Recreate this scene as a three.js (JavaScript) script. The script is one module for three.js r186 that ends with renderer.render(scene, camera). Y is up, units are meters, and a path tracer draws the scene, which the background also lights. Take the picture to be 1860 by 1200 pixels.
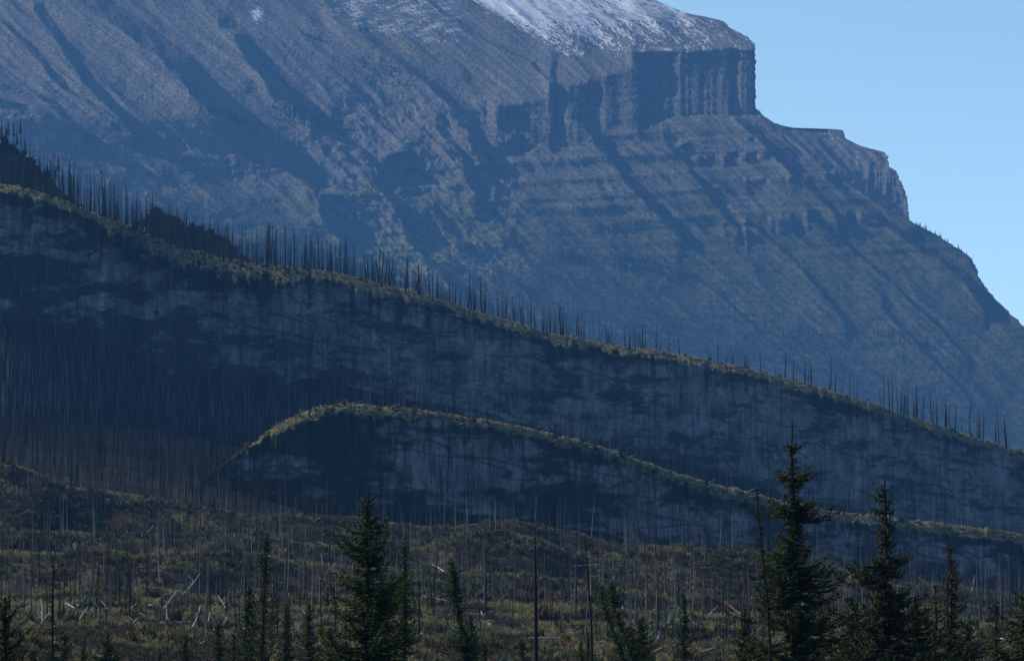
import * as THREE from 'three';
import { mergeGeometries } from 'three/addons/utils/BufferGeometryUtils.js';

// ---------------------------------------------------------------- camera, sky, sun, exposure
const scene = new THREE.Scene();
const F = 10333, PITCH = Math.atan(550 / F), SP = Math.sin(PITCH), CP = Math.cos(PITCH);   // a 200 mm lens on a 36 mm wide sensor, tilted up 3 degrees
const camera = new THREE.PerspectiveCamera(2 * Math.atan(600 / F) * 180 / Math.PI, 1024 / 660, 1, 30000);
camera.position.set(0, 0, 0);
camera.rotation.x = PITCH;
camera.focus = 1500; camera.userData.fStop = 9;
scene.add(camera);

const SUN = new THREE.Vector3(-0.79, 0.50, -0.36).normalize();       // low on the left, a little behind the mountain
const sun = new THREE.DirectionalLight(new THREE.Color(1.0, 0.93, 0.82), 4.6);
sun.position.copy(SUN).multiplyScalar(9000).add(new THREE.Vector3(0, 0, -3500));
sun.target.position.set(0, 0, -3500);
sun.castShadow = true;
sun.shadow.mapSize.set(4096, 4096);
Object.assign(sun.shadow.camera, { left: -7000, right: 7000, top: 7000, bottom: -7000, near: 10, far: 26000 });
scene.add(sun, sun.target);

{ // clear autumn sky: pale towards the horizon and the sun, deep blue overhead and opposite
  const W = 512, H = 256, data = new Float32Array(W * H * 4);
  for (let r = 0; r < H; r++) for (let c = 0; c < W; c++) {
    const el = ((r + 0.5) / H - 0.5) * Math.PI, az = ((c + 0.5) / W - 0.5) * 2 * Math.PI;
    const x = Math.cos(az) * Math.cos(el), y = Math.sin(el), z = Math.sin(az) * Math.cos(el);
    const g = x * SUN.x + y * SUN.y + z * SUN.z, k = (r * W + c) * 4;
    const low = Math.exp(-Math.max(0, y) / 0.12), ray = 0.3 + 0.52 * Math.pow(0.5 + 0.5 * g, 1.5), mie = 0.10 * Math.exp((g - 1) * 5);
    const top = [0.045, 0.12, 0.34], rim = [1.38, 2.27, 2.9];
    for (let i = 0; i < 3; i++) data[k + i] = y > 0 ? (top[i] + (rim[i] - top[i]) * low) * ray * 1.45 + mie * [1, 0.95, 0.85][i] : [0.03, 0.036, 0.045][i];
    data[k + 3] = 1;
  }
  const t = new THREE.DataTexture(data, W, H, THREE.RGBAFormat, THREE.FloatType);
  t.mapping = THREE.EquirectangularReflectionMapping; t.magFilter = t.minFilter = THREE.LinearFilter; t.needsUpdate = true;
  scene.background = t; scene.environment = t;
}
scene.fog = new THREE.FogExp2(new THREE.Color().setRGB(0.17, 0.475, 1.0), 4.7e-5);
const renderer = new THREE.WebGLRenderer({ antialias: true });
renderer.setSize(1024, 660);
renderer.toneMapping = THREE.LinearToneMapping;
renderer.toneMappingExposure = 1.0;
renderer.shadowMap.enabled = true;

// ---------------------------------------------------------------- helpers
function rng(s) { return () => { s |= 0; s = (s + 0x6D2B79F5) | 0; let t = Math.imul(s ^ (s >>> 15), 1 | s); t = (t + Math.imul(t ^ (t >>> 7), 61 | t)) ^ t; return ((t ^ (t >>> 14)) >>> 0) / 4294967296; }; }
const clamp = (x, a = 0, b = 1) => x < a ? a : x > b ? b : x, lerp = (a, b, t) => a + (b - a) * t;
const smooth = (a, b, x) => { const t = clamp((x - a) / (b - a)); return t * t * (3 - 2 * t); };
const P = new Uint8Array(512), G2 = new Float32Array(512), G3 = new Float32Array(768);
{ const r = rng(91), p = [...Array(256).keys()]; for (let i = 255; i > 0; i--) { const j = Math.floor(r() * (i + 1)); [p[i], p[j]] = [p[j], p[i]]; } for (let i = 0; i < 512; i++) P[i] = p[i & 255];
  for (let i = 0; i < 256; i++) { const a = r() * 6.2832; G2[i * 2] = Math.cos(a); G2[i * 2 + 1] = Math.sin(a); const u = r() * 2 - 1, s = Math.sqrt(1 - u * u); G3[i * 3] = s * Math.cos(a); G3[i * 3 + 1] = s * Math.sin(a); G3[i * 3 + 2] = u; } }
function n2(x, y) { // gradient noise, about -0.7 .. 0.7
  const X = Math.floor(x), Y = Math.floor(y), a = x - X, b = y - Y, i = X & 255, j = Y & 255, u = a * a * a * (a * (a * 6 - 15) + 10), v = b * b * b * (b * (b * 6 - 15) + 10);
  const h0 = P[P[i] + j] * 2, h1 = P[P[i + 1] + j] * 2, h2 = P[P[i] + j + 1] * 2, h3 = P[P[i + 1] + j + 1] * 2;
  const q0 = G2[h0] * a + G2[h0 + 1] * b, q1 = G2[h1] * (a - 1) + G2[h1 + 1] * b, q2 = G2[h2] * a + G2[h2 + 1] * (b - 1), q3 = G2[h3] * (a - 1) + G2[h3 + 1] * (b - 1);
  return (q0 + (q1 - q0) * u) * (1 - v) + (q2 + (q3 - q2) * u) * v;
}
function fbm(x, y, o = 4, g = 0.5) { let s = 0, a = 1; for (let i = 0; i < o; i++) { s += a * n2(x, y); x = x * 2.03 + 17.3; y = y * 2.03 + 9.1; a *= g; } return s; }
function ridge(x, y, o = 3) { let s = 0, a = 1; for (let i = 0; i < o; i++) { s += a * (1 - 2 * Math.abs(n2(x, y)) * 1.5); x = x * 2.1 + 31.7; y = y * 2.1 + 5.2; a *= 0.5; } return s; }
const poly = (pts) => (x) => { // piecewise linear through [x, y] pairs
  if (x <= pts[0][0]) return pts[0][1];
  for (let i = 1; i < pts.length; i++) if (x <= pts[i][0]) return lerp(pts[i - 1][1], pts[i][1], (x - pts[i - 1][0]) / (pts[i][0] - pts[i - 1][0]));
  return pts[pts.length - 1][1];
};
const flip = (pts) => poly(pts.map(([x, y]) => [y, x]));
// a direction given as (column, row) of the photograph and a distance -> a point of the place
const elev = (py) => (F * SP + (600 - py) * CP) / (F * CP - (600 - py) * SP);
const at = (px, py, d) => [(px - 930) * d / (F * CP - (600 - py) * SP), elev(py) * d, -d];
const xAt = (px, d) => (px - 930) * d / F;
const names = {};
function numbered(n) { const k = names[n] = (names[n] ?? -1) + 1; return k ? n + '_' + String(k).padStart(3, '0') : n; }
function tag(o, label, category, group, kind) { o.castShadow = o.receiveShadow = true; o.userData.label = label; if (category) o.userData.category = category; if (group) o.userData.group = group; if (kind) o.userData.kind = kind; return o; }
function mat(rgb, rough = 1, extra = {}) { return new THREE.MeshPhysicalMaterial({ color: new THREE.Color().setRGB(...rgb), roughness: rough, specularIntensity: 0.25, side: THREE.DoubleSide, ...extra }); }
const TERRAIN = mat([1, 1, 1], 1, { vertexColors: true, specularIntensity: 0.12 });
// grid of points -> one mesh; put(i, j, out) writes x y z, tint(i, j, x, y, z, nx, ny, nz, out) writes the linear base colour
function sheet(name, nu, nv, put, tint, material = TERRAIN) {
  const pos = new Float32Array(nu * nv * 3), col = new Float32Array(nu * nv * 3), idx = new Uint32Array((nu - 1) * (nv - 1) * 6), o = [0, 0, 0];
  for (let j = 0; j < nv; j++) for (let i = 0; i < nu; i++) { put(i, j, o); const k = (j * nu + i) * 3; pos[k] = o[0]; pos[k + 1] = o[1]; pos[k + 2] = o[2]; }
  let q = 0;
  for (let j = 0; j < nv - 1; j++) for (let i = 0; i < nu - 1; i++) { const a = j * nu + i, b = a + 1, c = a + nu, d = c + 1; idx[q++] = a; idx[q++] = c; idx[q++] = b; idx[q++] = b; idx[q++] = c; idx[q++] = d; }
  const g = new THREE.BufferGeometry();
  g.setAttribute('position', new THREE.BufferAttribute(pos, 3)); g.setIndex(new THREE.BufferAttribute(idx, 1)); g.computeVertexNormals();
  const n = g.attributes.normal.array;
  for (let j = 0; j < nv; j++) for (let i = 0; i < nu; i++) { const k = (j * nu + i) * 3; tint(i, j, pos[k], pos[k + 1], pos[k + 2], n[k], n[k + 1], n[k + 2], o); col[k] = o[0]; col[k + 1] = o[1]; col[k + 2] = o[2]; }
  g.setAttribute('color', new THREE.BufferAttribute(col, 3));
  const m = new THREE.Mesh(g, material); m.name = name; m.castShadow = m.receiveShadow = true; scene.add(m);
  m.grid = { nu, nv, pos };
  return m;
}
const onGrid = (m, u, v) => { // point of a sheet at fractional grid place (u, v)
  const { nu, nv, pos } = m.grid, i = clamp(Math.floor(u), 0, nu - 2), j = clamp(Math.floor(v), 0, nv - 2), a = u - i, b = v - j, k = (j * nu + i) * 3, r = [0, 0, 0];
  for (let c = 0; c < 3; c++) r[c] = lerp(lerp(pos[k + c], pos[k + 3 + c], a), lerp(pos[k + nu * 3 + c], pos[k + nu * 3 + 3 + c], a), b);
  return r;
};
const set3 = (o, a, k = 1) => { o[0] = a[0] * k; o[1] = a[1] * k; o[2] = a[2] * k; };
const mix3 = (o, a, t) => { o[0] += (a[0] - o[0]) * t; o[1] += (a[1] - o[1]) * t; o[2] += (a[2] - o[2]) * t; };

// ---------------------------------------------------------------- lines of the land, as (column, row) of the photograph
const crestA = poly([[-90, 322], [0, 336], [60, 346], [130, 369], [200, 399], [300, 440], [400, 468], [500, 484], [600, 493], [700, 516], [800, 546], [900, 576], [1000, 604], [1100, 625], [1200, 638], [1300, 656], [1400, 681], [1500, 706], [1600, 739], [1700, 771], [1800, 804], [1960, 852]]);
const crestB = poly([[-90, 985], [200, 960], [300, 915], [380, 862], [430, 822], [480, 790], [530, 760], [570, 743], [620, 735], [700, 740], [800, 752], [900, 767], [1000, 788], [1100, 816], [1200, 851], [1300, 881], [1400, 906], [1500, 928], [1600, 939], [1700, 951], [1800, 963], [1960, 990]]);

// ---------------------------------------------------------------- the mountain
const MX0 = -100, MY0 = -190, MS = 2, MNX = 1061, MNY = 561;   // sampled every 2 units of the design plane
const near01 = (v, a, b, w) => smooth(a - w, a + w, v) * (1 - smooth(b - w, b + w, v));
// ribs: the right flank of each crest falls away steeply, the left one gently. [crest points, height m, gentle width, steep width]
const RIBS = [
  [[[-60, 118], [-20, 140], [60, 172], [100, 203], [150, 240]], 22, 60, 52],
  [[[-60, 20], [0, 40], [60, 100], [110, 160], [180, 200], [240, 240]], 14, 60, 30],
  [[[60, 20], [85, 50], [112, 90], [150, 150], [190, 190], [243, 240]], 16, 45, 40],
  [[[70, -60], [140, 0], [205, 45], [262, 85], [290, 105], [350, 175], [385, 208], [430, 238]], 52, 150, 112],
  [[[395, 50], [422, 62], [447, 110], [500, 165], [530, 192], [565, 222]], 26, 60, 62],
  [[[-90, 150], [0, 178], [60, 192], [150, 232], [220, 270], [290, 305], [420, 372], [500, 408], [560, 436], [640, 476]], 40, 160, 70],
  [[[500, 300], [540, 325], [566, 345], [576, 372], [590, 405], [622, 432]], 16, 60, 66],
  [[[600, 250], [640, 270], [672, 296], [679, 335], [712, 372], [730, 408], [737, 430], [780, 480], [832, 532], [900, 590]], 17, 90, 66],
  [[[650, 60], [735, 122], [775, 155], [815, 190], [848, 235], [862, 275], [882, 290]], 18, 110, 100],
  [[[790, 232], [815, 265], [838, 300], [848, 330], [862, 352]], 18, 40, 26],
  [[[720, -40], [770, 0], [830, 40], [880, 76], [960, 112], [1000, 148]], 9, 60, 12],
  [[[1040, 215], [1062, 232], [1100, 285], [1150, 345], [1185, 382], [1240, 430]], 15, 60, 44], [[[1000, 120], [1003, 150], [1003, 220], [1001, 255]], 9, 50, 34], [[[1150, 100], [1160, 130], [1162, 190], [1160, 226]], 9, 60, 26],
  [[[1205, 255], [1240, 292], [1275, 340], [1310, 388], [1340, 412]], 10, 60, 18],
  [[[1325, 205], [1362, 240], [1412, 290], [1440, 320], [1490, 360], [1525, 398]], 17, 70, 52],
  [[[1500, 330], [1590, 396], [1650, 440], [1700, 470], [1745, 502], [1790, 560]], 15, 80, 60],
  [[[1380, 420], [1440, 470], [1500, 540], [1540, 590]], 6, 60, 16], [[[1230, 480], [1310, 540], [1420, 640], [1500, 720]], 6, 70, 20],
  [[[1480, 400], [1580, 480], [1680, 570], [1760, 650]], 6, 80, 20], [[[1600, 560], [1680, 640], [1760, 720]], 7, 70, 22],
].map(([pts, a, wl, wr]) => ({ c: flip(pts), y0: pts[0][1], y1: pts[pts.length - 1][1], a, wl: Math.max(wl, 3.3 * a), wr: Math.min(wr, 1.15 * a) }));
// cliff bands: [x from, x to, top line, foot line]
const CLIFFS = [
  [1122, 1420, poly([[1150, 93], [1250, 96], [1330, 88], [1400, 96]]), poly([[1150, 226], [1190, 222], [1230, 214], [1300, 212], [1400, 210]])],
  [1036, 1162, poly([[1060, 150], [1100, 138], [1160, 127]]), poly([[1060, 236], [1160, 226]])],
  [975, 1068, poly([[1000, 150], [1066, 152]]), poly([[1000, 252], [1068, 250]])],
  [870, 1003, poly([[860, 180], [900, 190], [960, 186], [1003, 178]]), poly([[860, 288], [930, 284], [1003, 258]])],
  [560, 745, poly([[560, 345], [640, 358], [700, 352], [745, 380]]), poly([[560, 420], [620, 432], [690, 424], [745, 428]])],
  [668, 770, poly([[668, 286], [770, 270]]), poly([[668, 318], [770, 316]])],
  [1300, 1442, poly([[1300, 402], [1420, 392]]), poly([[1300, 430], [1442, 432]])],
  [1436, 1472, poly([[1430, 388], [1470, 386]]), poly([[1430, 424], [1470, 420]])],
  [1460, 1600, poly([[1460, 380], [1600, 384]]), poly([[1460, 404], [1600, 408]])],
  [1225, 1420, poly([[1225, 286], [1420, 276]]), poly([[1225, 304], [1420, 292]])],
  [1270, 1480, poly([[1270, 330], [1480, 318]]), poly([[1270, 342], [1480, 328]])],
  [1200, 1370, poly([[1200, 262], [1370, 250]]), poly([[1200, 272], [1370, 258]])],
  [1310, 1360, poly([[1310, 432], [1360, 430]]), poly([[1310, 470], [1360, 462]])],
  [300, 520, poly([[300, 280], [520, 290]]), poly([[300, 320], [520, 316]])],
];
const D0 = (px) => 9000 + 0.09 * Math.min(px, 700) - 0.06 * Math.max(0, px - 700), SC = 2.2;
const field = new Float32Array(MNX * MNY), refs = new Float32Array(MNX * MNY), cliffy = new Float32Array(MNX * MNY);
for (let i = 0; i < MNX; i++) {
  const px = MX0 + i * MS;
  let d = D0(px), ref = d;
  for (let j = MNY - 1; j >= 0; j--) {
    const py = MY0 + j * MS, w1 = fbm(px / 46, py / 46, 3), w2 = fbm(px / 14 + 40, py / 14, 2);
    let cliff = 0;
    for (const [x0, x1, top, foot] of CLIFFS) { if (px < x0 - 14 || px > x1 + 14) continue; const jx = px + w1 * 7 + w2 * 4, k = smooth(x0 - 4, x0 + 34, jx) * (1 - smooth(x1 - 4, x1 + 5, jx)); if (k > 0) cliff = Math.max(cliff, k * (top(px) > 240 && x0 > 1190 ? smooth(-0.12, 0.06, n2(px / 34, top(px) / 9) + 0.4 * w2) : 1) * near01(py + w1 * 5 + w2 * 2.5, top(px), foot(px), 2.5)); }
    // bedding: thin hard and soft courses
    const zone = 0.35 * smooth(170, 260, py) * (1 - smooth(430, 540, py)) + 0.75 * smooth(960, 1120, px) * smooth(215, 235, py) * (1 - smooth(420, 500, py)) + 0.3 * smooth(640, 760, px) * smooth(180, 240, py) * (1 - smooth(360, 450, py)), by = py + 0.06 * px + 7 * w1 + 2.5 * w2;
    const bed = clamp(n2(by / 9, px / 700 + 3) * 2.4 + 1.1 * n2(by / 4.2, px / 300)) - clamp(-n2(by / 9, px / 700 + 3) * 2.4);
    const base = lerp(1.6, 2.2, smooth(200, 60, py)); let cot = base * (1 + 1.3 * zone * bed);
    ref += base * (d / F) * MS;
    cot = lerp(Math.max(0.15, cot), 0.1, cliff);
    d += cot * (d / F) * MS; if (cliff < 0.5) d += (ref - d) * 0.028;
    field[j * MNX + i] = d; refs[j * MNX + i] = ref; cliffy[j * MNX + i] = cliff;
  }
}
{ // smooth the accumulated slopes a little sideways, then carve ribs, gullies and rubble
  const box = (src, r) => { const o = new Float32Array(src.length); for (let j = 0; j < MNY; j++) { let t = 0; const b = j * MNX; for (let i = -r; i < MNX; i++) { const a = i + r, z = i - r - 1; if (a < MNX) t += src[b + a]; if (z >= 0) t -= src[b + z]; if (i >= 0) o[b + i] = t / (Math.min(MNX - 1, a) - Math.max(0, z + 1) + 1); } } return o; };
  const off = field.map((v, k) => v - refs[k]); const vert = (src, r) => { const o = new Float32Array(src.length); for (let i = 0; i < MNX; i++) { let t = 0; for (let j = -r; j < MNY; j++) { const a = j + r, z = j - r - 1; if (a < MNY) t += src[a * MNX + i]; if (z >= 0) t -= src[z * MNX + i]; if (j >= 0) o[j * MNX + i] = t / (Math.min(MNY - 1, a) - Math.max(0, z + 1) + 1); } } return o; };
  const low = box(vert(vert(off, 22), 22), 26); for (let k = 0; k < off.length; k++) off[k] = (off[k] - low[k]) * 0.55;
  const soft = box(box(off, 14), 14), sharp = box(off, 1); const near = new Float32Array(field.length);
  for (let i = 0; i < MNX; i++) { let m = 0; for (let j = MNY - 1; j >= 0; j--) { const k = j * MNX + i; m = Math.max(cliffy[k], m - 0.25); near[k] = m; } }
  const keep = box(near, 2);
  for (let k = 0; k < field.length; k++) field[k] = refs[k] + lerp(soft[k], sharp[k], clamp(keep[k]));
  for (let j = 0; j < MNY; j++) for (let i = 0; i < MNX; i++) {
    const px = MX0 + i * MS, py = MY0 + j * MS, k = j * MNX + i, c = cliffy[k];
    let p = 0;
    const wob = 6 * fbm(px / 40 + 9, py / 40, 3);
    for (const r of RIBS) {
      if (py < r.y0 - 60 || py > r.y1 + 60) continue;
      const fade = smooth(r.y0 - 50, r.y0 + 25, py) * (1 - smooth(r.y1 - 30, r.y1 + 50, py)), dx = px + wob - r.c(py);
      const wr = r.wr * lerp(1, 0.35, smooth(r.y1 - 70, r.y1, py));
      p += 0.88 * r.a * fade * (dx < 0 ? Math.exp(dx / r.wl) : Math.max(0, 1 - dx / wr));
    }
    const q = px - 1.25 * py, a = px * 0.62 + py * 0.78, right = smooth(900, 1250, px) * smooth(380, 460, py);
    p += (1 - c) * ((4.5 - 2 * right) * (ridge(q / 95 + 0.4 * n2(px / 90, py / 90), a / 420, 2) - 0.8) + 1.6 * n2(q / 17, a / 170) + 0.9 * n2(q / 7.5, a / 60));
    const rough = 1 + 1.3 * smooth(520, 640, px) * (1 - smooth(900, 1000, px)) * smooth(150, 220, py);
    p += (1 - c) * rough * (3 * fbm(px / 70 + 3, py / 60, 2) + 0.9 * fbm(px / 17, py / 12, 2)) + 3.4 * (rough - 1) * (ridge(q / 44 + 0.5 * n2(px / 50, py / 50), a / 110, 3) - 0.9) + (0.75 + 0.35 * right2(px, py) - 0.45 * right + 0.5 * (rough - 1)) * fbm(px / 5.5, py / 4.2, 2);
    const wx = px + 16 * n2(px / 45, py / 50); p += c * (1.8 * n2(wx / 31, py / 70 + 8) + (0.5 + 0.7 * n2(px / 50, py / 40)) * n2(wx / 9 + 70, py / 34) - 0.055 * clamp(px - 1122, 0, 260) * smooth(238, 214, py) + 1.9 * n2(px / 60, by2(px, py) / 9) + 0.9 * n2(px / 25, by2(px, py) / 4) + 0.8 * fbm(px / 7, py / 8, 2));
    field[k] -= p * SC;
  }
}
function right2(px, py) { return smooth(880, 1100, px) * smooth(150, 260, py); }
function by2(px, py) { return py + 0.05 * px + 5 * n2(px / 60, py / 60); }
const fieldAt = (f, px, py) => { const u = clamp((px - MX0) / MS, 0, MNX - 1.001), v = clamp((py - MY0) / MS, 0, MNY - 1.001), i = Math.floor(u), j = Math.floor(v), a = u - i, b = v - j, k = j * MNX + i; return lerp(lerp(f[k], f[k + 1], a), lerp(f[k + MNX], f[k + MNX + 1], a), b); };
const skyline = flip([[1040, -190], [1120, -60], [1190, 0], [1246, 23], [1312, 37], [1330, 52], [1360, 68], [1372, 82], [1373, 196], [1386, 209], [1408, 230], [1440, 262], [1505, 312], [1570, 352], [1655, 402], [1700, 425], [1762, 465], [1776, 490], [1780, 505], [1802, 536], [1860, 592], [1960, 700], [1990, 900]]);
const NUM = 960, WRAP = 14, NVM = 440;
const mPx = (i, py) => lerp(-80, skyline(py) + 5 * n2(py / 9, 4) + 3 * n2(py / 3.1, 9), Math.min(i, NUM - 1) / (NUM - 1));
const mPy = (i, j) => { const b = crestA(lerp(-80, 1900, i / NUM)) + 60; return j < NVM ? lerp(-170, b, j / (NVM - 1)) : b + [0, 60, 160, 300][j - NVM + 1] * 1; };
const mountainAt = (px, py) => at(px, py, fieldAt(field, px, py));
const ROCK = [0.2, 0.197, 0.187], SCREE = [0.225, 0.22, 0.2], GREEN = [0.145, 0.15, 0.085], OLIVE = [0.27, 0.25, 0.085], BROWN = [0.2, 0.178, 0.15], SNOW = [0.88, 0.89, 0.91];
const mountain = sheet('mountain', NUM + WRAP, NVM + 3, (i, j, o) => {
  const py = mPy(i, j);
  if (i < NUM) { const p = mountainAt(mPx(i, py), py); if (j >= NVM) p[2] += (j - NVM + 1) * 100; set3(o, p); return; }
  const s = skyline(py), t = i - NUM + 1;                       // the far side, out of sight
  set3(o, at(s - t * t * 0.8, py + t * t * 2.6, fieldAt(field, s, py) + 4 * t * t));
}, (i, j, x, y, z, nx, ny, nz, o) => {
  const py = mPy(i, j), px = mPx(i, py), c = fieldAt(cliffy, px, py), q = px - 1.25 * py, a = px * 0.62 + py * 0.78;
  const v = 0.5 + 0.7 * fbm(px / 60 + 11, py / 45, 4), st = n2(q / 9, a / 120), f = n2(px / 4.5, py / 3.5);
  set3(o, SCREE); mix3(o, BROWN, clamp(0.5 + 1.2 * fbm(q / 60, a / 200, 2)));
  mix3(o, ROCK, Math.max(c, clamp(0.3 + fbm(px / 30, py / 18, 3))));
  const left = 1 - smooth(420, 640, px), low = smooth(250, 470, py + 60 * fbm(px / 90, py / 90 + 5, 3));
  mix3(o, GREEN, clamp((low * 1.1 + 0.25 * smooth(180, 260, py) - 0.25 + 1.2 * (v - 0.5) + st * 0.4) * (1 - c) * smooth(80, 200, py)));
  const gold = Math.exp(-(((px - 770) / 110) ** 2) - (((py - 470) / 60) ** 2)) + 0.9 * Math.exp(-(((px - 665) / 45) ** 2) - (((py - 352) / 9) ** 2)) + 0.8 * Math.exp(-(((q - 640) / 26) ** 2) - (((py - 600) / 110) ** 2)) + 0.5 * Math.exp(-(((q - 780) / 20) ** 2) - (((py - 690) / 60) ** 2)) + 0.45 * Math.exp(-(((px - 720) / 90) ** 2) - (((py - 90) / 16) ** 2)) + 0.3 * Math.exp(-(((px - 900) / 90) ** 2) - (((py - 140) / 30) ** 2));
  mix3(o, OLIVE, clamp(gold * (0.6 + 1.6 * fbm(px / 18, py / 9, 3))));
  const dark = fbm(px / 11 + 60, py / 7, 3);
  mix3(o, [0.06, 0.068, 0.04], clamp((dark - 0.3 + 0.25 * low - 0.1 * left) * 3.5) * smooth(170, 260, py) * (1 - c) * 0.8);
  const k = (0.8 + 0.75 * f + 0.4 * st) * (1 - 0.25 * c) * (1 - 0.2 * right2(px, py)) * (1 + 0.55 * c * (n2((px + 10 * n2(px / 30, py / 30)) / 4.5, py / 38) + 0.5 * n2(px / 13, py / 60))) * (1 + 0.4 * Math.max(right2(px, py), c) * (n2(by2(px, py) / 5, px / 300) + 0.7 * n2(by2(px, py) / 2.6, px / 90))); set3(o, o, k);
  // first snow near the top
  const edge = px - (870 + 1.62 * py), e1 = smooth(-30, 20, edge) * smooth(120 - (px - 900) * 0.06, 10, py + 18 * fbm(q / 30, a / 90, 2)) * (1 - smooth(1160, 1330, px) * 0.75);
  const grain = n2(q / 3.4, a / 11) * 0.75 + n2(px / 3.3 + 9, py / 2.7) * 0.7 + 0.5 * n2(q / 22, a / 160);
  let s = clamp((e1 * 1.0 - 0.42 + 0.3 * smooth(70, 0, py) * smooth(1080, 960, px) + grain * 1.55 - 0.07) * 4) * (e1 > 0.02 ? 1 : 0) * (1 - c);
  const e2 = near01(px, 560, 850, 60) * (1 - smooth(20, 90, py - (px - 620) * 0.18)) * smooth(40, 0, edge + 20), lines = n2((py + 0.18 * px + 6 * n2(px / 40, py / 20)) / 4.5, px / 40);
  if (e2 > 0.03) s = Math.max(s, 0.8 * clamp((e2 * 0.72 - 0.78 + lines * 0.75 + 0.8 * n2(px / 3.2, py / 2.6) + 0.5 * n2(px / 30, py / 20)) * 3));
  if (Math.abs(px - 466) < 60 && Math.abs(py - 24) < 45) s = Math.max(s, clamp((Math.exp(-(((px - 466 + 10 * n2(py / 9, 4)) / 16) ** 2) - (((py - 24) / 16) ** 2)) - 0.62 + grain * 1.2) * 3));
  const lip = px > 1150 && px < 1375 ? Math.exp(-(((py - 91 + 2 * n2(px / 20, 3)) / 2.2) ** 2)) * smooth(0.05, 0.25, n2(px / 24, 7)) : 0;
  s = Math.max(s, lip, clamp((n2(px / 12, py / 3) - 0.42) * 5) * (px > 1180 && px < 1330 && py > 205 && py < 222 ? 1 : 0), clamp((n2(px / 3, py / 3) - 0.5) * 8) * 0.7 * smooth(240, 150, py) * smooth(850, 1100, px));
  mix3(o, SNOW, s);
});
tag(mountain, 'huge hazy mountain face with bare ribs, a tall cliff band and fresh snow near its top', 'mountain', null, 'structure');

// the farther shoulder behind the right skyline
{
  const sky2 = flip([[1380, 196], [1408, 222], [1442, 232], [1506, 233], [1532, 236], [1537, 252], [1562, 264], [1606, 276], [1614, 284], [1615, 302], [1628, 310], [1640, 336], [1648, 356], [1653, 404], [1690, 450], [1700, 520]]);
  const NU = 190, NV = 150, top = poly([[1300, 236], [1375, 202], [1408, 224], [1440, 232], [1534, 235]]);
  const dAt = (px, py) => { const cl = near01(py, 300 - (px - 1560) * 0.12, 420, 6), band = near01(py, 235, 252, 3) * smooth(1470, 1520, px) * 0.5; let d = 11000 - 0.25 * (px - 1500) + (420 - py) * 1.9 - 60 * smooth(410, 300, py);
    const r = flip([[1380, 215], [1450, 262], [1520, 330], [1600, 400]])(py), dx = px - r; d -= 55 * (dx < 0 ? Math.exp(dx / 60) : Math.max(0, 1 - dx / 60));
    d -= (cl + band) * 6 * (n2(px / 12, py / 80) + n2(px / 5, py / 40) * 0.6) + 5 * fbm(px / 22, py / 14, 3) + (1 - cl) * 14 * n2((px - py) / 14, (px + py) / 140) + fbm(px / 5, py / 4, 2); return d; };
  const P2 = (i, j) => { const py = lerp(190, 500, j / (NV - 1)), s = sky2(py) + 4 * n2(py / 7, 21) + 2.4 * n2(py / 2.8, 33); return [lerp(1320, s, Math.min(i, NU - 1) / (NU - 1)), py]; };
  const far = sheet('mountain_shoulder', NU + 8, NV, (i, j, o) => { const [px, py0] = P2(i, j), t = Math.max(0, i - NU + 1), py = Math.max(py0, top(px) + 2 * n2(px / 8, 3)); set3(o, at(px - t * t, py + t * t * 0.8, dAt(px, py0) + t * t * 18)); },
    (i, j, x, y, z, nx, ny, nz, o) => { const [px, py] = P2(i, j); set3(o, ROCK, 0.85 + 0.5 * n2(px / 4, py / 3) + 0.3 * n2(px / 80, py / 4)); mix3(o, BROWN, 0.5 * clamp(0.3 + fbm(px / 20, py / 14, 2))); mix3(o, SNOW, clamp((n2(px / 5, py / 3) - 0.28) * 4) * near01(py, 236, 300, 8) * smooth(1470, 1500, px) * 0.6); });
  tag(far, 'pale blue rocky shoulder of the mountain stepping down behind the right skyline', 'mountain', null, 'structure');
}

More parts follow.
